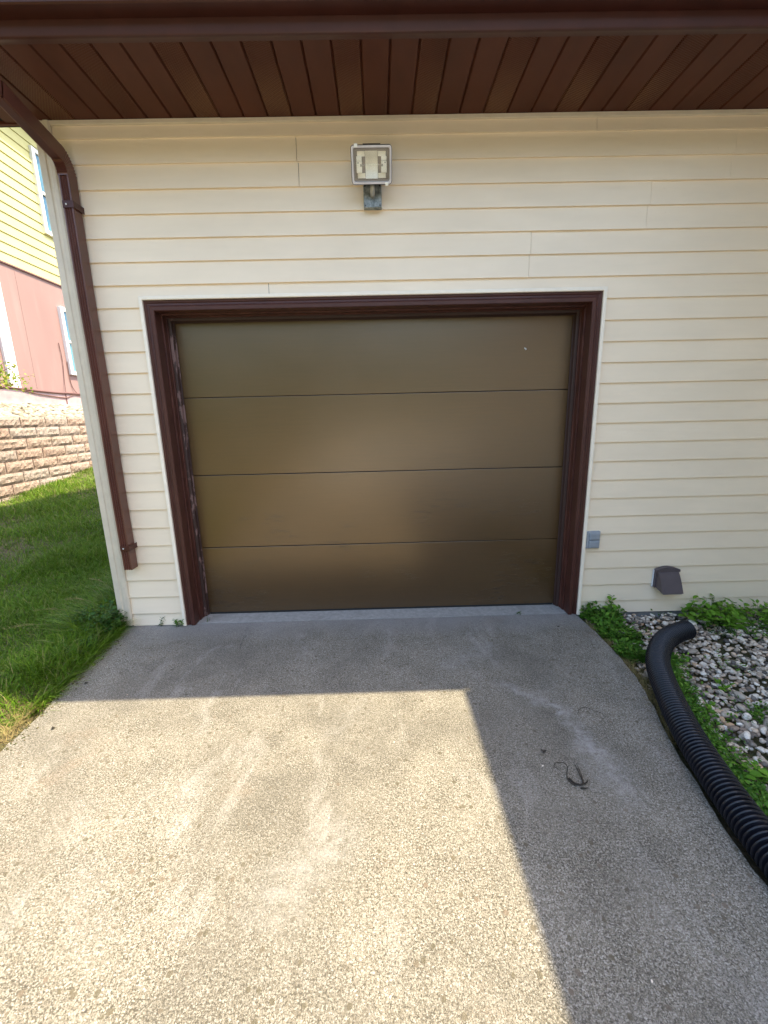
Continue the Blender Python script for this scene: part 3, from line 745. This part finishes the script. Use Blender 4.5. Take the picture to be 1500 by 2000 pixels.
rad = .0525+.0085*np.clip(1.5*np.cos(2*np.pi*(ph-.5))+.1, -1, 1)
czc = .058+.012*np.sin(S*2.1)*np.clip(S-.3, 0, 1)-.02*np.clip(.35-S, 0, 1)
tx = np.gradient(cx); ty = np.gradient(cy); tl = np.hypot(tx, ty); tx /= tl; ty /= tl
NS = 40; th = np.linspace(0, 2*np.pi, NS, endpoint=False)
Vh = np.zeros((len(S), NS, 3))
Vh[:, :, 0] = cx[:, None]+(-ty*rad)[:, None]*np.cos(th); Vh[:, :, 1] = cy[:, None]+(tx*rad)[:, None]*np.cos(th); Vh[:, :, 2] = czc[:, None]+rad[:, None]*np.sin(th)
ii = np.arange(len(S)-1)[:, None]*NS; jj = np.arange(NS); j2 = (jj+1) % NS
Fq = np.stack([ii+jj, ii+j2, ii+NS+j2, ii+NS+jj], -1).reshape(-1)
HO = empty('drain_pipe', (1.30, -1.36, 0), 'black corrugated plastic drain pipe curving along the concrete edge beside the gravel bed', 'drain pipe')
np_mesh('tube', Vh.reshape(-1, 3), Fq, np.arange(len(Fq)//4)*4, np.full(len(Fq)//4, 4), M_HOSE, HO, smooth=True)
# inner liner giving the open end a wall
mb = MB(); stt = []
for k in range(0, 60, 4):
    stt.append([(cx[k]-ty[k]*.0475*math.cos(t), cy[k]+tx[k]*.0475*math.cos(t), czc[k]+.0475*math.sin(t)) for t in th])
rim0 = [(cx[0]-ty[0]*rad[0]*math.cos(t), cy[0]+tx[0]*rad[0]*math.cos(t), czc[0]+rad[0]*math.sin(t)) for t in th]
mb.sweep([rim0]+stt, cap=False); mb.build('inner_wall', M_BLACK, HO, smooth=True)

# ------------------------------------------------------------------ gravel bed
def ico():
    import bmesh
    bm = bmesh.new(); bmesh.ops.create_icosphere(bm, subdivisions=2, radius=1)
    v = np.array([q.co[:] for q in bm.verts]); fc = np.array([[q.index for q in p.verts] for p in bm.faces]); bm.free(); return v, fc
IV, IF = ico()
def edge_x(y):
    yy = [p[1] for p in right][::-1]; xx = [p[0] for p in right][::-1]
    return np.interp(y, yy, xx)
def stones(P, size, name, mat, kind='stuff', flat=.55):
    n = len(P); nv = len(IV)
    V = np.repeat(IV[None], n, 0)
    fr = rng.normal(0, 1, (n, 3, 3)); fr /= np.linalg.norm(fr, axis=2)[:, :, None]
    for k in range(3):      # flatten facets so the stones look broken, not round
        d = (V*fr[:, None, k]).sum(2); lim = rng.uniform(.45, .8, n)[:, None]
        V = V-fr[:, None, k]*np.clip(d-lim, 0, None)[:, :, None]*.85
    V += .10*np.sin(V[:, :, [1, 2, 0]]*rng.uniform(1.5, 4, (n, 1, 3))+rng.uniform(0, 6, (n, 1, 3)))
    sc = np.stack([rng.uniform(.75, 1.45, n), rng.uniform(.6, 1.0, n), rng.uniform(flat*.7, flat*1.2, n)], 1)*size[:, None]
    V *= sc[:, None, :]
    az = rng.uniform(0, 2*np.pi, n); tl_ = rng.normal(0, .3, n)
    c, s = np.cos(tl_)[:, None], np.sin(tl_)[:, None]
    V = np.stack([V[:, :, 0]*c+V[:, :, 2]*s, V[:, :, 1], -V[:, :, 0]*s+V[:, :, 2]*c], -1)
    c, s = np.cos(az)[:, None], np.sin(az)[:, None]
    V = np.stack([V[:, :, 0]*c-V[:, :, 1]*s, V[:, :, 0]*s+V[:, :, 1]*c, V[:, :, 2]], -1)
    V += P[:, None, :]
    L = (IF[None]+np.arange(n)[:, None, None]*nv).reshape(-1); k = n*len(IF)
    return np_mesh(name, V.reshape(-1, 3), L, np.arange(k)*3, np.full(k, 3), mat, smooth=True, kind=kind)
n = 9500
X = rng.uniform(1.25, 3.05, n); Y = rng.uniform(-2.7, -.01, n); keep = X > edge_x(Y)+.04+rng.uniform(0, .05, n); X = X[keep]; Y = Y[keep]
sz = rng.uniform(.008, .0205, len(X))*np.where(rng.random(len(X)) < .12, 1.35, 1.0)
Z = rng.uniform(-.048, -.014, len(X))
gr = stones(np.stack([X, Y, Z], 1), sz, 'gravel', M_STONE)
tag(gr, 'mixed white grey and tan river stones filling the bed beside the wall', 'gravel', kind='stuff')
n = 3800
X = rng.uniform(-7.45, -5.2, n); Y = rng.uniform(1.5, 9.5, n)
g2 = stones(np.stack([X, Y, zt(X, Y)+.01], 1), rng.uniform(.03, .07, n), 'bank_gravel', M_STONE)
g2.data.materials.clear()
g = G('pale_bank_stone'); rnd = g.n('ShaderNodeNewGeometry').outputs['Random Per Island']
g2.data.materials.append(g.fin(g.ramp(rnd, [(0, (.14, .12, .09)), (.5, (.27, .24, .19)), (1, (.38, .34, .28))]), .9, g.bump(g.noise(30, 4), .5, .01)))
tag(g2, 'pale tan gravel on the bank above the block retaining wall', 'gravel', kind='stuff')

# ------------------------------------------------------------------ lawn
def lawn_pts(n, x0, x1, y0, y1):
    x = rng.uniform(x0, x1, n); y = rng.uniform(y0, y1, n)
    xe = np.interp(y, [-6, -1.3, -.95, -.5, 0, .02, 20], [-2.3, -1.98, -1.83, -1.80, -1.86, -1.905, -1.905])+.015*np.sin(y*23)
    k = (x < xe-rng.exponential(.012, n)); x = x[k]; y = y[k]
    return np.stack([x, y, zt(x, y)-.005], 1)
P1 = np.concatenate([lawn_pts(42000, -3.2, -1.8, -1.25, 2.2), lawn_pts(110000, -5.0, -1.8, -.8, 7), lawn_pts(14000, -5.0, -1.8, -4, -.8)])
n = len(P1)
tall = np.exp(-((P1[:, 0]+1.95)/.22)**2)*(P1[:, 1] > -.7)
patch = .8+.4*np.sin(P1[:, 0]*5.1+1)*np.sin(P1[:, 1]*4.3)
h = rng.uniform(.05, .115, n)*patch*(1+.7*tall)
lw = blades('lawn_grass', P1, h, rng.uniform(.003, .006, n)*(1+.4*(P1[:, 1] > 1.5)), rng.uniform(.25, 1.3, n), M_GRASS)
tag(lw, 'lush green lawn grass left of the house corner', 'grass', kind='stuff')
# dry edge along the slab
y = rng.uniform(-1.9, -.45, 2600); x = np.interp(y, [-6, -1.3, -.95, -.5, 0], [-1.9, -1.79, -1.80, -1.83, -1.86])-np.abs(rng.normal(0, .06, 2600))-.005
P2 = np.stack([x, y, zt(x, y)-.004+.02*(x > -1.86)], 1)
ds2 = blades('dry_grass', P2, rng.uniform(.015, .055, len(P2)), rng.uniform(.0015, .003, len(P2)), rng.uniform(.8, 2.2, len(P2)), M_STRAW)
tag(ds2, 'dry straw coloured grass fringe along the left edge of the concrete', 'grass', kind='stuff')
y = rng.uniform(-1.25, -.12, 1500); x = edge_x(y)+.012+np.abs(rng.normal(0, .018, 1500))
P3 = np.stack([x, y, np.full(len(x), -.03)], 1)
ds3 = blades('dry_grass', P3, rng.uniform(.02, .06, len(P3)), rng.uniform(.0012, .0025, len(P3)), rng.uniform(.6, 2.0, len(P3)), M_STRAW)
tag(ds3, 'dead grass wisps between the concrete and the black pipe', 'grass', kind='stuff')
# blades flopping over the slab edge, with crumbs of soil
n = 1500
yy_ = rng.uniform(-.92, -.05, n); xx_ = np.interp(yy_, [-1.3, -.95, -.5, 0], [-1.80, -1.81, -1.84, -1.87])-np.abs(rng.normal(0, .03, n))
eg = blades('edge_grass', np.stack([xx_, yy_, zt(xx_, yy_)-.005], 1), rng.uniform(.05, .14, n), rng.uniform(.003, .0055, n), rng.uniform(.4, 1.5, n), M_GRASS, az=rng.normal(-.3, .9, n))
tag(eg, 'loose green blades flopping over the left edge of the concrete slab', 'grass', kind='stuff')
n = 260
yy_ = rng.uniform(-1.5, -.1, n); xx_ = np.interp(yy_, [-1.5, -.95, -.5, 0], [-1.75, -1.775, -1.815, -1.84])+np.abs(rng.normal(0, .028, n))
cm = stones(np.stack([xx_, yy_, np.full(n, .002)], 1), rng.uniform(.002, .007, n), 'soil_crumbs', M_SOIL)
tag(cm, 'crumbs of dark soil along the left edge of the slab', 'soil', kind='stuff')
# seeded tall stalks bending out by the corner
def stalk(x, y, az, h, reach, name='grass_stalk', label=None):
    o = empty(name, (x, y, float(zt(x, y))), label, 'grass stalk', 'pale seed stalks by the house corner')
    pts = []; z0 = float(zt(x, y))
    for k in range(9):
        t = k/8; pts.append((x+math.cos(az)*reach*t**1.5, y+math.sin(az)*reach*t**1.5, z0+h*(t-.38*t*t*t)))
    mb = MB(); mb.tube(pts, [.0014*(1-.6*k/8) for k in range(9)], 4); mb.build('stem', M_STRAW, o)
    n = 26; t = rng.uniform(.72, 1.0, n); base = np.array([np.interp(t, np.linspace(0, 1, 9), [p[i] for p in pts]) for i in range(3)]).T
    az_ = az+rng.normal(0, .5, n)
    blades('seed_head', base, rng.uniform(.010, .022, n), np.full(n, .0025), rng.uniform(1.0, 2.5, n), M_STRAW, az=az_, parent=o)
STK = [(-1.98, .20, 2.9, .30, .22, 'tallest'), (-1.96, .05, 3.3, .24, .26, 'nearest the trim'), (-2.0, .40, 2.6, .27, .18, ''), (-2.02, -.05, 3.5, .20, .30, ''), (-1.97, .55, 2.4, .33, .12, ''), (-2.05, -.18, 3.7, .16, .34, '')]
SL = ['tall pale seed stalk arching left from the tuft at the house corner', 'pale seed stalk leaning low beside the foot of the white corner post', 'upright pale seed stalk halfway back along the side of the house', 'drooping pale seed stalk over the dark weeds at the house corner', 'farthest upright pale seed stalk touching the edge of the corner post', 'lowest flattened pale seed stalk nearest the concrete edge']
for i, (x, y, a, h_, rc, _) in enumerate(STK):
    stalk(x, y, a, h_+.08, rc+.05, label=SL[i])

# ------------------------------------------------------------------ weeds and plants
def plant(name, label, cat, x, y, z, nst, height, spread, leaf, mat, group=None, nl=7, stemr=.0014, upright=.6, seed=0):
    o = empty(name, (x, y, z), label, cat, group); rs = np.random.default_rng(seed)
    mb = MB(); P = []; D = []; N = []; L = []; 
    for s in range(nst):
        a = rs.uniform(0, 2*np.pi); rr_ = spread*math.sqrt(rs.uniform(0, 1)); bx_, by_ = x+rr_*.75*math.cos(a), y+rr_*.75*math.sin(a)
        hh = height*rs.uniform(.45, 1.0)*(1-.45*rr_/max(spread, 1e-3)); a2 = a+rs.normal(0, .6); ln = hh*(1-upright)*rs.uniform(.3, 1.3)
        pts = [(bx_+math.cos(a2)*ln*t**1.4, by_+math.sin(a2)*ln*t**1.4, z+hh*t) for t in (0, .35, .7, 1)]
        mb.tube(pts, [stemr, stemr*.9, stemr*.7, stemr*.4], 4)
        if nst <= 8: mb.build('stem', M_STEM, o); mb = MB()
        for q in range(nl):
            t = (q+1)/nl if nl > 1 else 1; t = .2+.8*t
            b = [np.interp(t, (0, .35, .7, 1), [p[i] for p in pts]) for i in range(3)]
            aa = q*2.4+rs.uniform(-.5, .5)+a; up = rs.uniform(-.1, .5) if q < nl-1 else rs.uniform(.3, .9)
            P.append(b); D.append((math.cos(aa), math.sin(aa), up)); N.append((rs.normal(0, .25), rs.normal(0, .25), 1)); L.append(leaf*rs.uniform(.6, 1.15)*(1.1-.35*t))
    if nst > 8: mb.build('stem', M_STEM, o)['kind'] = 'stuff'
    P, D, N, L = map(np.array, (P, D, N, L)); N = N.astype(float)
    V, lo, st, tt = leaf_arrays(P, D.astype(float), N, L, L*rs.uniform(.45, .68, len(L)))
    np_mesh('foliage', V, lo, st, tt, mat, o, smooth=True)
    return o
plant('weed_clump', 'dense dark leafy weeds at the foot of the house corner post', 'weeds', -2.0, -.08, .0, 170, .23, .20, .042, M_WEEDDARK, seed=1, nl=9)
plant('weed_clump', 'low dark green weeds spilling onto the left edge of the slab', 'weeds', -1.965, -.36, -.0, 130, .14, .15, .028, M_WEEDDARK, seed=2, nl=8)
plant('seedling', 'thin seedling with a reddish tip against the left siding strip', 'plant', -1.585, -.012, .0, 3, .10, .02, .020, M_WEEDDARK, seed=3, nl=6, upright=.9)
plant('seedling', 'small round leaved seedling at the foot of the left door casing', 'plant', -1.465, -.035, .0, 7, .075, .03, .032, M_WEED, seed=4, nl=4)
plant('seedling', 'tiny wilted sprout in the left corner of the door sill', 'plant', -1.29, .035, .001, 3, .05, .02, .012, M_WEEDDARK, seed=5, nl=4)
plant('seedling', 'tiny sprout growing in the joint of the door sill near its right end', 'plant', 1.005, .010, .001, 5, .03, .02, .014, M_WEEDDARK, seed=6, nl=4)
plant('weed_clump', 'bushy green weeds at the foot of the right door casing', 'weeds', 1.57, -.09, -.04, 120, .19, .145, .046, M_WEED, seed=7, nl=7)
plant('weed_clump', 'low green weeds along the slab edge between casing and pipe', 'weeds', 1.565, -.30, -.04, 110, .12, .15, .042, M_WEED, seed=8, nl=6)
plant('weed_clump', 'small leafy weeds pressed against the left side of the pipe bend', 'weeds', 1.515, -.53, -.04, 90, .11, .105, .042, M_WEED, seed=9, nl=6)
plant('sapling', 'upright sprout with one large pale leaf standing above the weeds by the casing', 'plant', 1.63, -.07, -.04, 2, .27, .012, .062, M_BIGLEAF, seed=10, nl=5, upright=.95, stemr=.002)
plant('broadleaf_plant', 'spreading broad leaved bright green plant against the wall right of the vent hood', 'plant', 2.33, -.10, -.04, 60, .21, .21, .072, M_BIGLEAF, seed=11, nl=5)
plant('broadleaf_plant', 'lower right cluster of the broad leaved plant beside the wall', 'plant', 2.62, -.14, -.04, 34, .16, .15, .056, M_BIGLEAF, seed=12, nl=4)
plant('sapling', 'slender sprig with small leaves against the siding at the right border', 'plant', 2.74, -.06, -.04, 3, .22, .03, .036, M_WEED, seed=13, nl=8, upright=.9)
plant('weed_clump', 'small weeds in front of the foundation beside the open pipe end', 'weeds', 2.27, -.27, -.04, 30, .07, .12, .022, M_WEEDDARK, seed=14, nl=5)
plant('sprout', 'single three leaved sprout on the stones in the middle of the gravel bed', 'plant', 1.83, -.86, -.03, 4, .06, .03, .045, M_BIGLEAF, seed=15, nl=4, group=None)
plant('sprout', 'pale leafy sprout among the stones just right of the pipe bend', 'plant', 1.80, -.60, -.03, 6, .06, .03, .026, M_BIGLEAF, seed=16, nl=4)
plant('sprout', 'two leaved sprout low in the gravel nearest the pipe', 'plant', 1.60, -1.05, -.03, 3, .06, .02, .045, M_BIGLEAF, seed=17, nl=3)
plant('sprout', 'broad leafed sprout in the weeds at the right border of the picture', 'plant', 1.47, -1.46, -.03, 5, .12, .04, .055, M_BIGLEAF, seed=18, nl=4)
plant('weed_clump', 'patch of weeds in the gravel at the right border above the pipe', 'weeds', 1.86, -1.10, -.04, 50, .06, .13, .024, M_WEED, seed=19, nl=6)
plant('weed_clump', 'weed patch beside the wall at the far right of the gravel bed', 'weeds', 2.55, -.34, -.04, 45, .08, .17, .028, M_WEED, seed=20, nl=5)
# long bent grass spilling from the foot of the corner post
n = 1500
xx_ = -1.93-np.abs(rng.normal(0, .10, n)); yy_ = rng.uniform(-.25, .9, n)
lg = blades('long_grass', np.stack([xx_, yy_, zt(xx_, yy_)-.01], 1), rng.uniform(.14, .30, n), rng.uniform(.003, .005, n), rng.uniform(.6, 1.5, n), M_GRASS, az=rng.normal(3.3, .7, n))
tag(lg, 'uncut long grass leaning away from the foot of the corner post', 'grass', kind='stuff')
# creeping ground cover beside the pipe
n = 15000
t = rng.uniform(.45, 3.2, n); hx = np.interp(t, ds_, cp[:, 0]); hy = np.interp(t, ds_, cp[:, 1])
off = .055+np.abs(rng.normal(0, 1, n))*(.05+.055*np.clip((t-.7)/1.2, 0, 1))
gx = hx+off; gy = hy+rng.normal(0, .02, n)+.02
Pg = np.stack([gx, gy, rng.uniform(-.03, .035, n)*np.clip(1.2-off*4, .3, 1)], 1)
aa = rng.uniform(0, 2*np.pi, n); Dg = np.stack([np.cos(aa), np.sin(aa), rng.uniform(-.1, .9, n)], 1); Ng = np.stack([rng.normal(0, .3, n), rng.normal(0, .3, n), np.ones(n)], 1)
Lg = rng.uniform(.010, .026, n)
V, lo, st, tt = leaf_arrays(Pg, Dg, Ng, Lg, Lg*rng.uniform(.35, .6, n))
gc = np_mesh('ground_cover', V, lo, st, tt, M_WEED, smooth=True)
tag(gc, 'fine green creeping ground cover between the black pipe and the stones', 'ground cover', kind='stuff')
n = 2200
gx = rng.uniform(1.5, 2.9, n); gy = rng.uniform(-1.5, -.03, n); k = (np.sin(gx*9.1+2)*np.sin(gy*8.3+1) > .45) & (gx > edge_x(gy)+.15); gx = gx[k]; gy = gy[k]; n = len(gx)
aa = rng.uniform(0, 2*np.pi, n); Lg = rng.uniform(.010, .022, n)
V, lo, st, tt = leaf_arrays(np.stack([gx, gy, rng.uniform(-.02, .02, n)], 1), np.stack([np.cos(aa), np.sin(aa), rng.uniform(0, .8, n)], 1), np.stack([rng.normal(0, .3, n), rng.normal(0, .3, n), np.ones(n)], 1), Lg, Lg*.5)
g3 = np_mesh('ground_cover', V, lo, st, tt, M_WEED, smooth=True)
tag(g3, 'scattered tiny green weeds growing up between the stones of the bed', 'ground cover', kind='stuff')

# ------------------------------------------------------------------ debris on the slab
def twig(name, label, cat, lines, mat=M_TWIG):
    o = None
    x, y = lines[0][0][0]; o = empty(name, (x, y, 0), label, cat); mb = MB()
    for pts, r0, r1 in lines:
        c = catmull([(a, b) for a, b in pts], .008); m = len(c)
        mb.tube([(p[0], p[1], .003+.004*math.sin(3.1*i/max(1, m-1))) for i, p in enumerate(c)], [r0+(r1-r0)*i/max(1, m-1) for i in range(m)], 5)
    mb.build('stem', mat, o); return o
twig('twig', 'thin black curved twig lying alone on the shaded concrete', 'twig', [([(.945, -1.063), (.962, -1.038), (1.0, -1.026), (1.03, -1.05), (1.065, -1.070)], .0014, .0008)])
tw = twig('withered_plant', 'withered dark plant with a curled root on the shaded concrete', 'dead plant',
     [([(.715, -1.395), (.70, -1.375), (.715, -1.36), (.745, -1.362), (.752, -1.385), (.735, -1.42), (.728, -1.45), (.745, -1.475)], .0010, .0018),
      ([(.735, -1.438), (.745, -1.463), (.765, -1.472), (.79, -1.465), (.808, -1.448)], 0.0052, .0015),
      ([(.782, -1.462), (.785, -1.43), (.790, -1.36)], .003, .0005), ([(.784, -1.46), (.790, -1.43), (.799, -1.372)], .0025, .0005),
      ([(.76, -1.484), (.778, -1.489), (.792, -1.486)], .0035, .001)])
for i, (x, y, lab) in enumerate([(1.20, -.205, 'dark leaf scrap on the concrete near the right casing'), (.68, -1.30, 'black speck of debris left of the withered plant'), (-1.70, -.70, 'dry brown leaf at the left edge of the shaded slab'), (-1.62, -1.06, 'curled dead leaf on the sunlit slab by the grass edge')]):
    o = empty('dead_leaf', (x, y, 0), lab, 'leaf', 'dead leaf scraps on the concrete')
    V, lo, st, tt = leaf_arrays(np.array([[x, y, .004], [x+.004, y+.004, .004]]), np.array([[1, .3, .25], [-.5, 1, .2]]), np.array([[0, 0, 1.], [.2, 0, 1.]]), np.array([.022, .014]), np.array([.012, .008]))
    np_mesh('blade', V, lo, st, tt, M_TWIG, o)
n = 26
X = rng.uniform(-1.6, 1.1, n); Y = rng.uniform(-2.1, -.1, n)
cr = stones(np.stack([X, Y, np.full(n, .0015)], 1), rng.uniform(.002, .0045, n), 'loose_chips', M_STONE)
tag(cr, 'tiny loose stone chips scattered over the concrete', 'stone chips', kind='stuff')

# ------------------------------------------------------------------ retaining wall
RW = empty('retaining_wall', (-5.0, 3.0, .2), 'split face block retaining wall stepping up behind the lawn', 'retaining wall')
mb = MB(); ch = .15
for k in range(-2, 9):
    z0 = 1.551-.15*(9-k)+.0; z1 = z0+ch-.004
    z0 += .0
    off_ = (k % 2)*.235; y = -3.2+off_; back_ = .07-.017*k
    while y < 13:
        L_ = .47
        # rough face: grid of points pushed out
        nu, nv = 12, 4; vs = []
        for j in range(nv+1):
            for i in range(nu+1):
                e = 0 if i in (0, nu) or j in (0, nv) else 1
                vs.append((-5.0+back_+e*random.uniform(.010, .034), y+.006+(L_-.012)*i/nu, z0+(z1-z0)*j/nv))
        b0 = len(vs)
        fs = [(j*(nu+1)+i, j*(nu+1)+i+1, (j+1)*(nu+1)+i+1, (j+1)*(nu+1)+i) for j in range(nv) for i in range(nu)]
        vs += [(-5.26, y+.004, z0), (-5.26, y+L_-.002, z0), (-5.26, y+L_-.002, z1), (-5.26, y+.004, z1)]
        fs += [(b0, b0+1, nu, 0), (b0+2, b0+3, nv*(nu+1), (nv+1)*(nu+1)-1), (b0, 0, nv*(nu+1), b0+3), (b0+1, b0+2, (nv+1)*(nu+1)-1, nu)]
        mb.add(vs, fs); y += .47
mb.build('block_courses', M_BLOCK, RW)
mb = MB(); mb.box((-5.25, -3.2, -.2), (-5.085, 13, 1.40)); mb.build('core', M_FOUND, RW)

# ------------------------------------------------------------------ neighbour house
NX = -7.5; NH = empty('neighbour_house', (NX, 8, 1.85), 'sunlit neighbouring house with yellow lap siding over a pink lower storey', 'house')
mb = MB(); z = 4.66
while z < 8.0:
    mb.add([(NX+.028, 2, z), (NX+.028, 15, z), (NX+.004, 15, z+.21), (NX+.004, 2, z+.21), (NX, 2, z), (NX, 15, z)], [(0, 1, 2, 3), (0, 4, 5, 1)]); z += .2
mb.build('upper_siding', M_YELLOW, NH)
mb = MB(); mb.box((NX-7, 2, 1.6), (NX-.02, 15, 4.64)); mb.box((NX-7, 2, 4.64), (NX-.001, 15, 8.0)); nl_ = mb.build('lower_wall', M_PINK, NH)
mb = MB(); mb.box((NX-.02, 2, 2.17), (NX, 8.15, 4.64)); mb.box((NX-.02, 9.05, 2.17), (NX, 15, 4.64)); mb.box((NX-.02, 8.15, 2.17), (NX, 9.05, 2.62)); mb.box((NX-.02, 8.15, 4.14), (NX, 9.05, 4.64)); mb.build('pink_panel', M_PINK, NH)
for yy in (7.02, 10.1):
    mb = MB(); mb.box((NX, yy, 2.2), (NX+.004, yy+.02, 4.6)); mb.build('panel_seam', M_PINK, NH)
mb = MB(); mb.box((NX-.02, 2, 4.635), (NX+.035, 15, 4.665)); mb.build('drip_edge', M_CABLE, NH)
mb = MB(); mb.box((NX-.02, 2, 1.5), (NX+.05, 15, 2.15)); mb.build('base_ledge', M_LEDGE, NH)
mb = MB(); y = 4.0
while y < 14:
    mb.box((NX+.055, y, 1.70), (NX+.10, y+.75, 1.88+random.uniform(-.01, .01))); y += random.choice((.80, .95))
mb.build('edging', M_WHITE, NH)
mb = MB(); mb.box((NX-.3, 1.6, 8.0), (NX+.52, 15.4, 8.05)); mb.build('soffit', M_WHITE, NH)
mb = MB(); mb.box((NX+.52, 1.6, 7.98), (NX+.55, 15.4, 8.22)); mb.build('fascia', M_WHITE, NH)
mb = MB(); slab(mb, [(NX+.56, 1.5, 8.18), (NX+.56, 15.5, 8.18), (NX-3.5, 15.5, 9.9), (NX-3.5, 1.5, 9.9)], .06); slab(mb, [(NX-3.5, 1.5, 9.9), (NX-3.5, 15.5, 9.9), (NX-7.6, 15.5, 8.18), (NX-7.6, 1.5, 8.18)], .06); mb.build('roof', M_ROOF, NH)
mb = MB(); mb.box((NX, 6.27, 2.19), (NX+.06, 6.52, 4.55)); mb.build('corner_board', M_WHITE, NH, bevel=.004)
mb = MB(); mb.box((NX, 6.06, 2.19), (NX+.035, 6.20, 4.55)); mb.build('corner_board', M_PINK, NH, bevel=.004)
def window(y0, y1, z0, z1, label=None):
    fr = MB(); t = .09
    for a, b in (((y0, z0), (y0+t, z1)), ((y1-t, z0), (y1, z1)), ((y0+t, z0), (y1-t, z0+t)), ((y0+t, z1-t), (y1-t, z1)), ((y0+t, (z0+z1)/2-.03), (y1-t, (z0+z1)/2+.03))):
        fr.box((NX-.03, a[0], a[1]), (NX+.075, b[0], b[1]))
    wn = fr.build('window', M_WHITE, NH, bevel=.006)
    p = MB(); p.box((NX+.030, y0+t, z0+t), (NX+.034, y1-t, (z0+z1)/2-.03)); p.build('pane', M_GLASS, wn)
    p = MB(); p.box((NX+.038, y0+t, (z0+z1)/2+.03), (NX+.042, y1-t, z1-t)); p.build('pane', M_GLASS, wn)
window(8.10, 9.05, 5.68, 7.40); window(8.12, 9.08, 2.60, 4.15)
def cable(pts, r=.012):
    mb = MB(); c = catmull(pts, .1)
    mb.tube([tuple(p) for p in c], r, 5); mb.build('cable', M_CABLE, NH)
cable([(NX+.07, 4, 2.22), (NX+.07, 6.0, 2.18), (NX+.07, 6.7, 2.16), (NX+.07, 7.5, 2.14), (NX+.07, 8.2, 2.15), (NX+.07, 10, 2.12)], .022)
cable([(NX+.07, 6.5, 2.15), (NX+.07, 6.9, 2.09), (NX+.07, 7.3, 2.06), (NX+.07, 7.8, 2.04), (NX+.07, 8.1, 2.12), (NX+.07, 9, 2.08)])
cable([(NX+.02, 7.93, 3.3), (NX+.02, 7.95, 2.9), (NX+.02, 7.90, 2.5), (NX+.05, 7.83, 2.16)], .008)
cable([(NX+.02, 8.10, 2.9), (NX+.02, 8.10, 2.5), (NX+.02, 8.14, 2.3), (NX+.05, 8.22, 2.16)], .008)
cable([(NX+.06, 7.80, 2.12), (NX+.06, 7.80, 1.88)], .010)

# ------------------------------------------------------------------ shrub on the bank
SB = empty('shrub', (-6.5, 4.35, 1.72), 'loose yellow green shrub on the bank in front of the pink wall', 'shrub')
mb = MB(); P = []; D = []; rs = np.random.default_rng(5)
for b in range(46):
    az = rs.uniform(0, 2*np.pi); el = rs.uniform(.2, 1.3); L_ = rs.uniform(.45, .95)
    if b < 5: az = R(75+6*b); el = R(18+9*b); L_ = .98
    pts = []
    for k in range(6):
        t = k/5; pts.append((-6.5+math.cos(az)*math.cos(el)*L_*t, 4.35+math.sin(az)*math.cos(el)*L_*t, 1.72+.25+L_*math.sin(el)*t-.10*t*t))
    mb.tube([(-6.5, 4.35, 1.68)]+pts, [.012, .009, .006, .005, .004, .003, .002], 5)
    for q in range(30 if b > 4 else 16):
        t = rs.uniform(.35, 1); p = [np.interp(t, np.linspace(0, 1, 6), [c_[i] for c_ in pts])+rs.normal(0, .035) for i in range(3)]
        P.append(p); D.append(rs.normal(0, 1, 3))
mb.build('branches', M_BARK, SB)
P = np.array(P); D = np.array(D); n = len(P); L_ = rs.uniform(.035, .065, n)
V, lo, st, tt = leaf_arrays(P, D, rs.normal(0, .5, (n, 3))+np.array([0, 0, 1.]), L_, L_*.7)
np_mesh('foliage', V, lo, st, tt, M_SHRUB, SB, smooth=True)
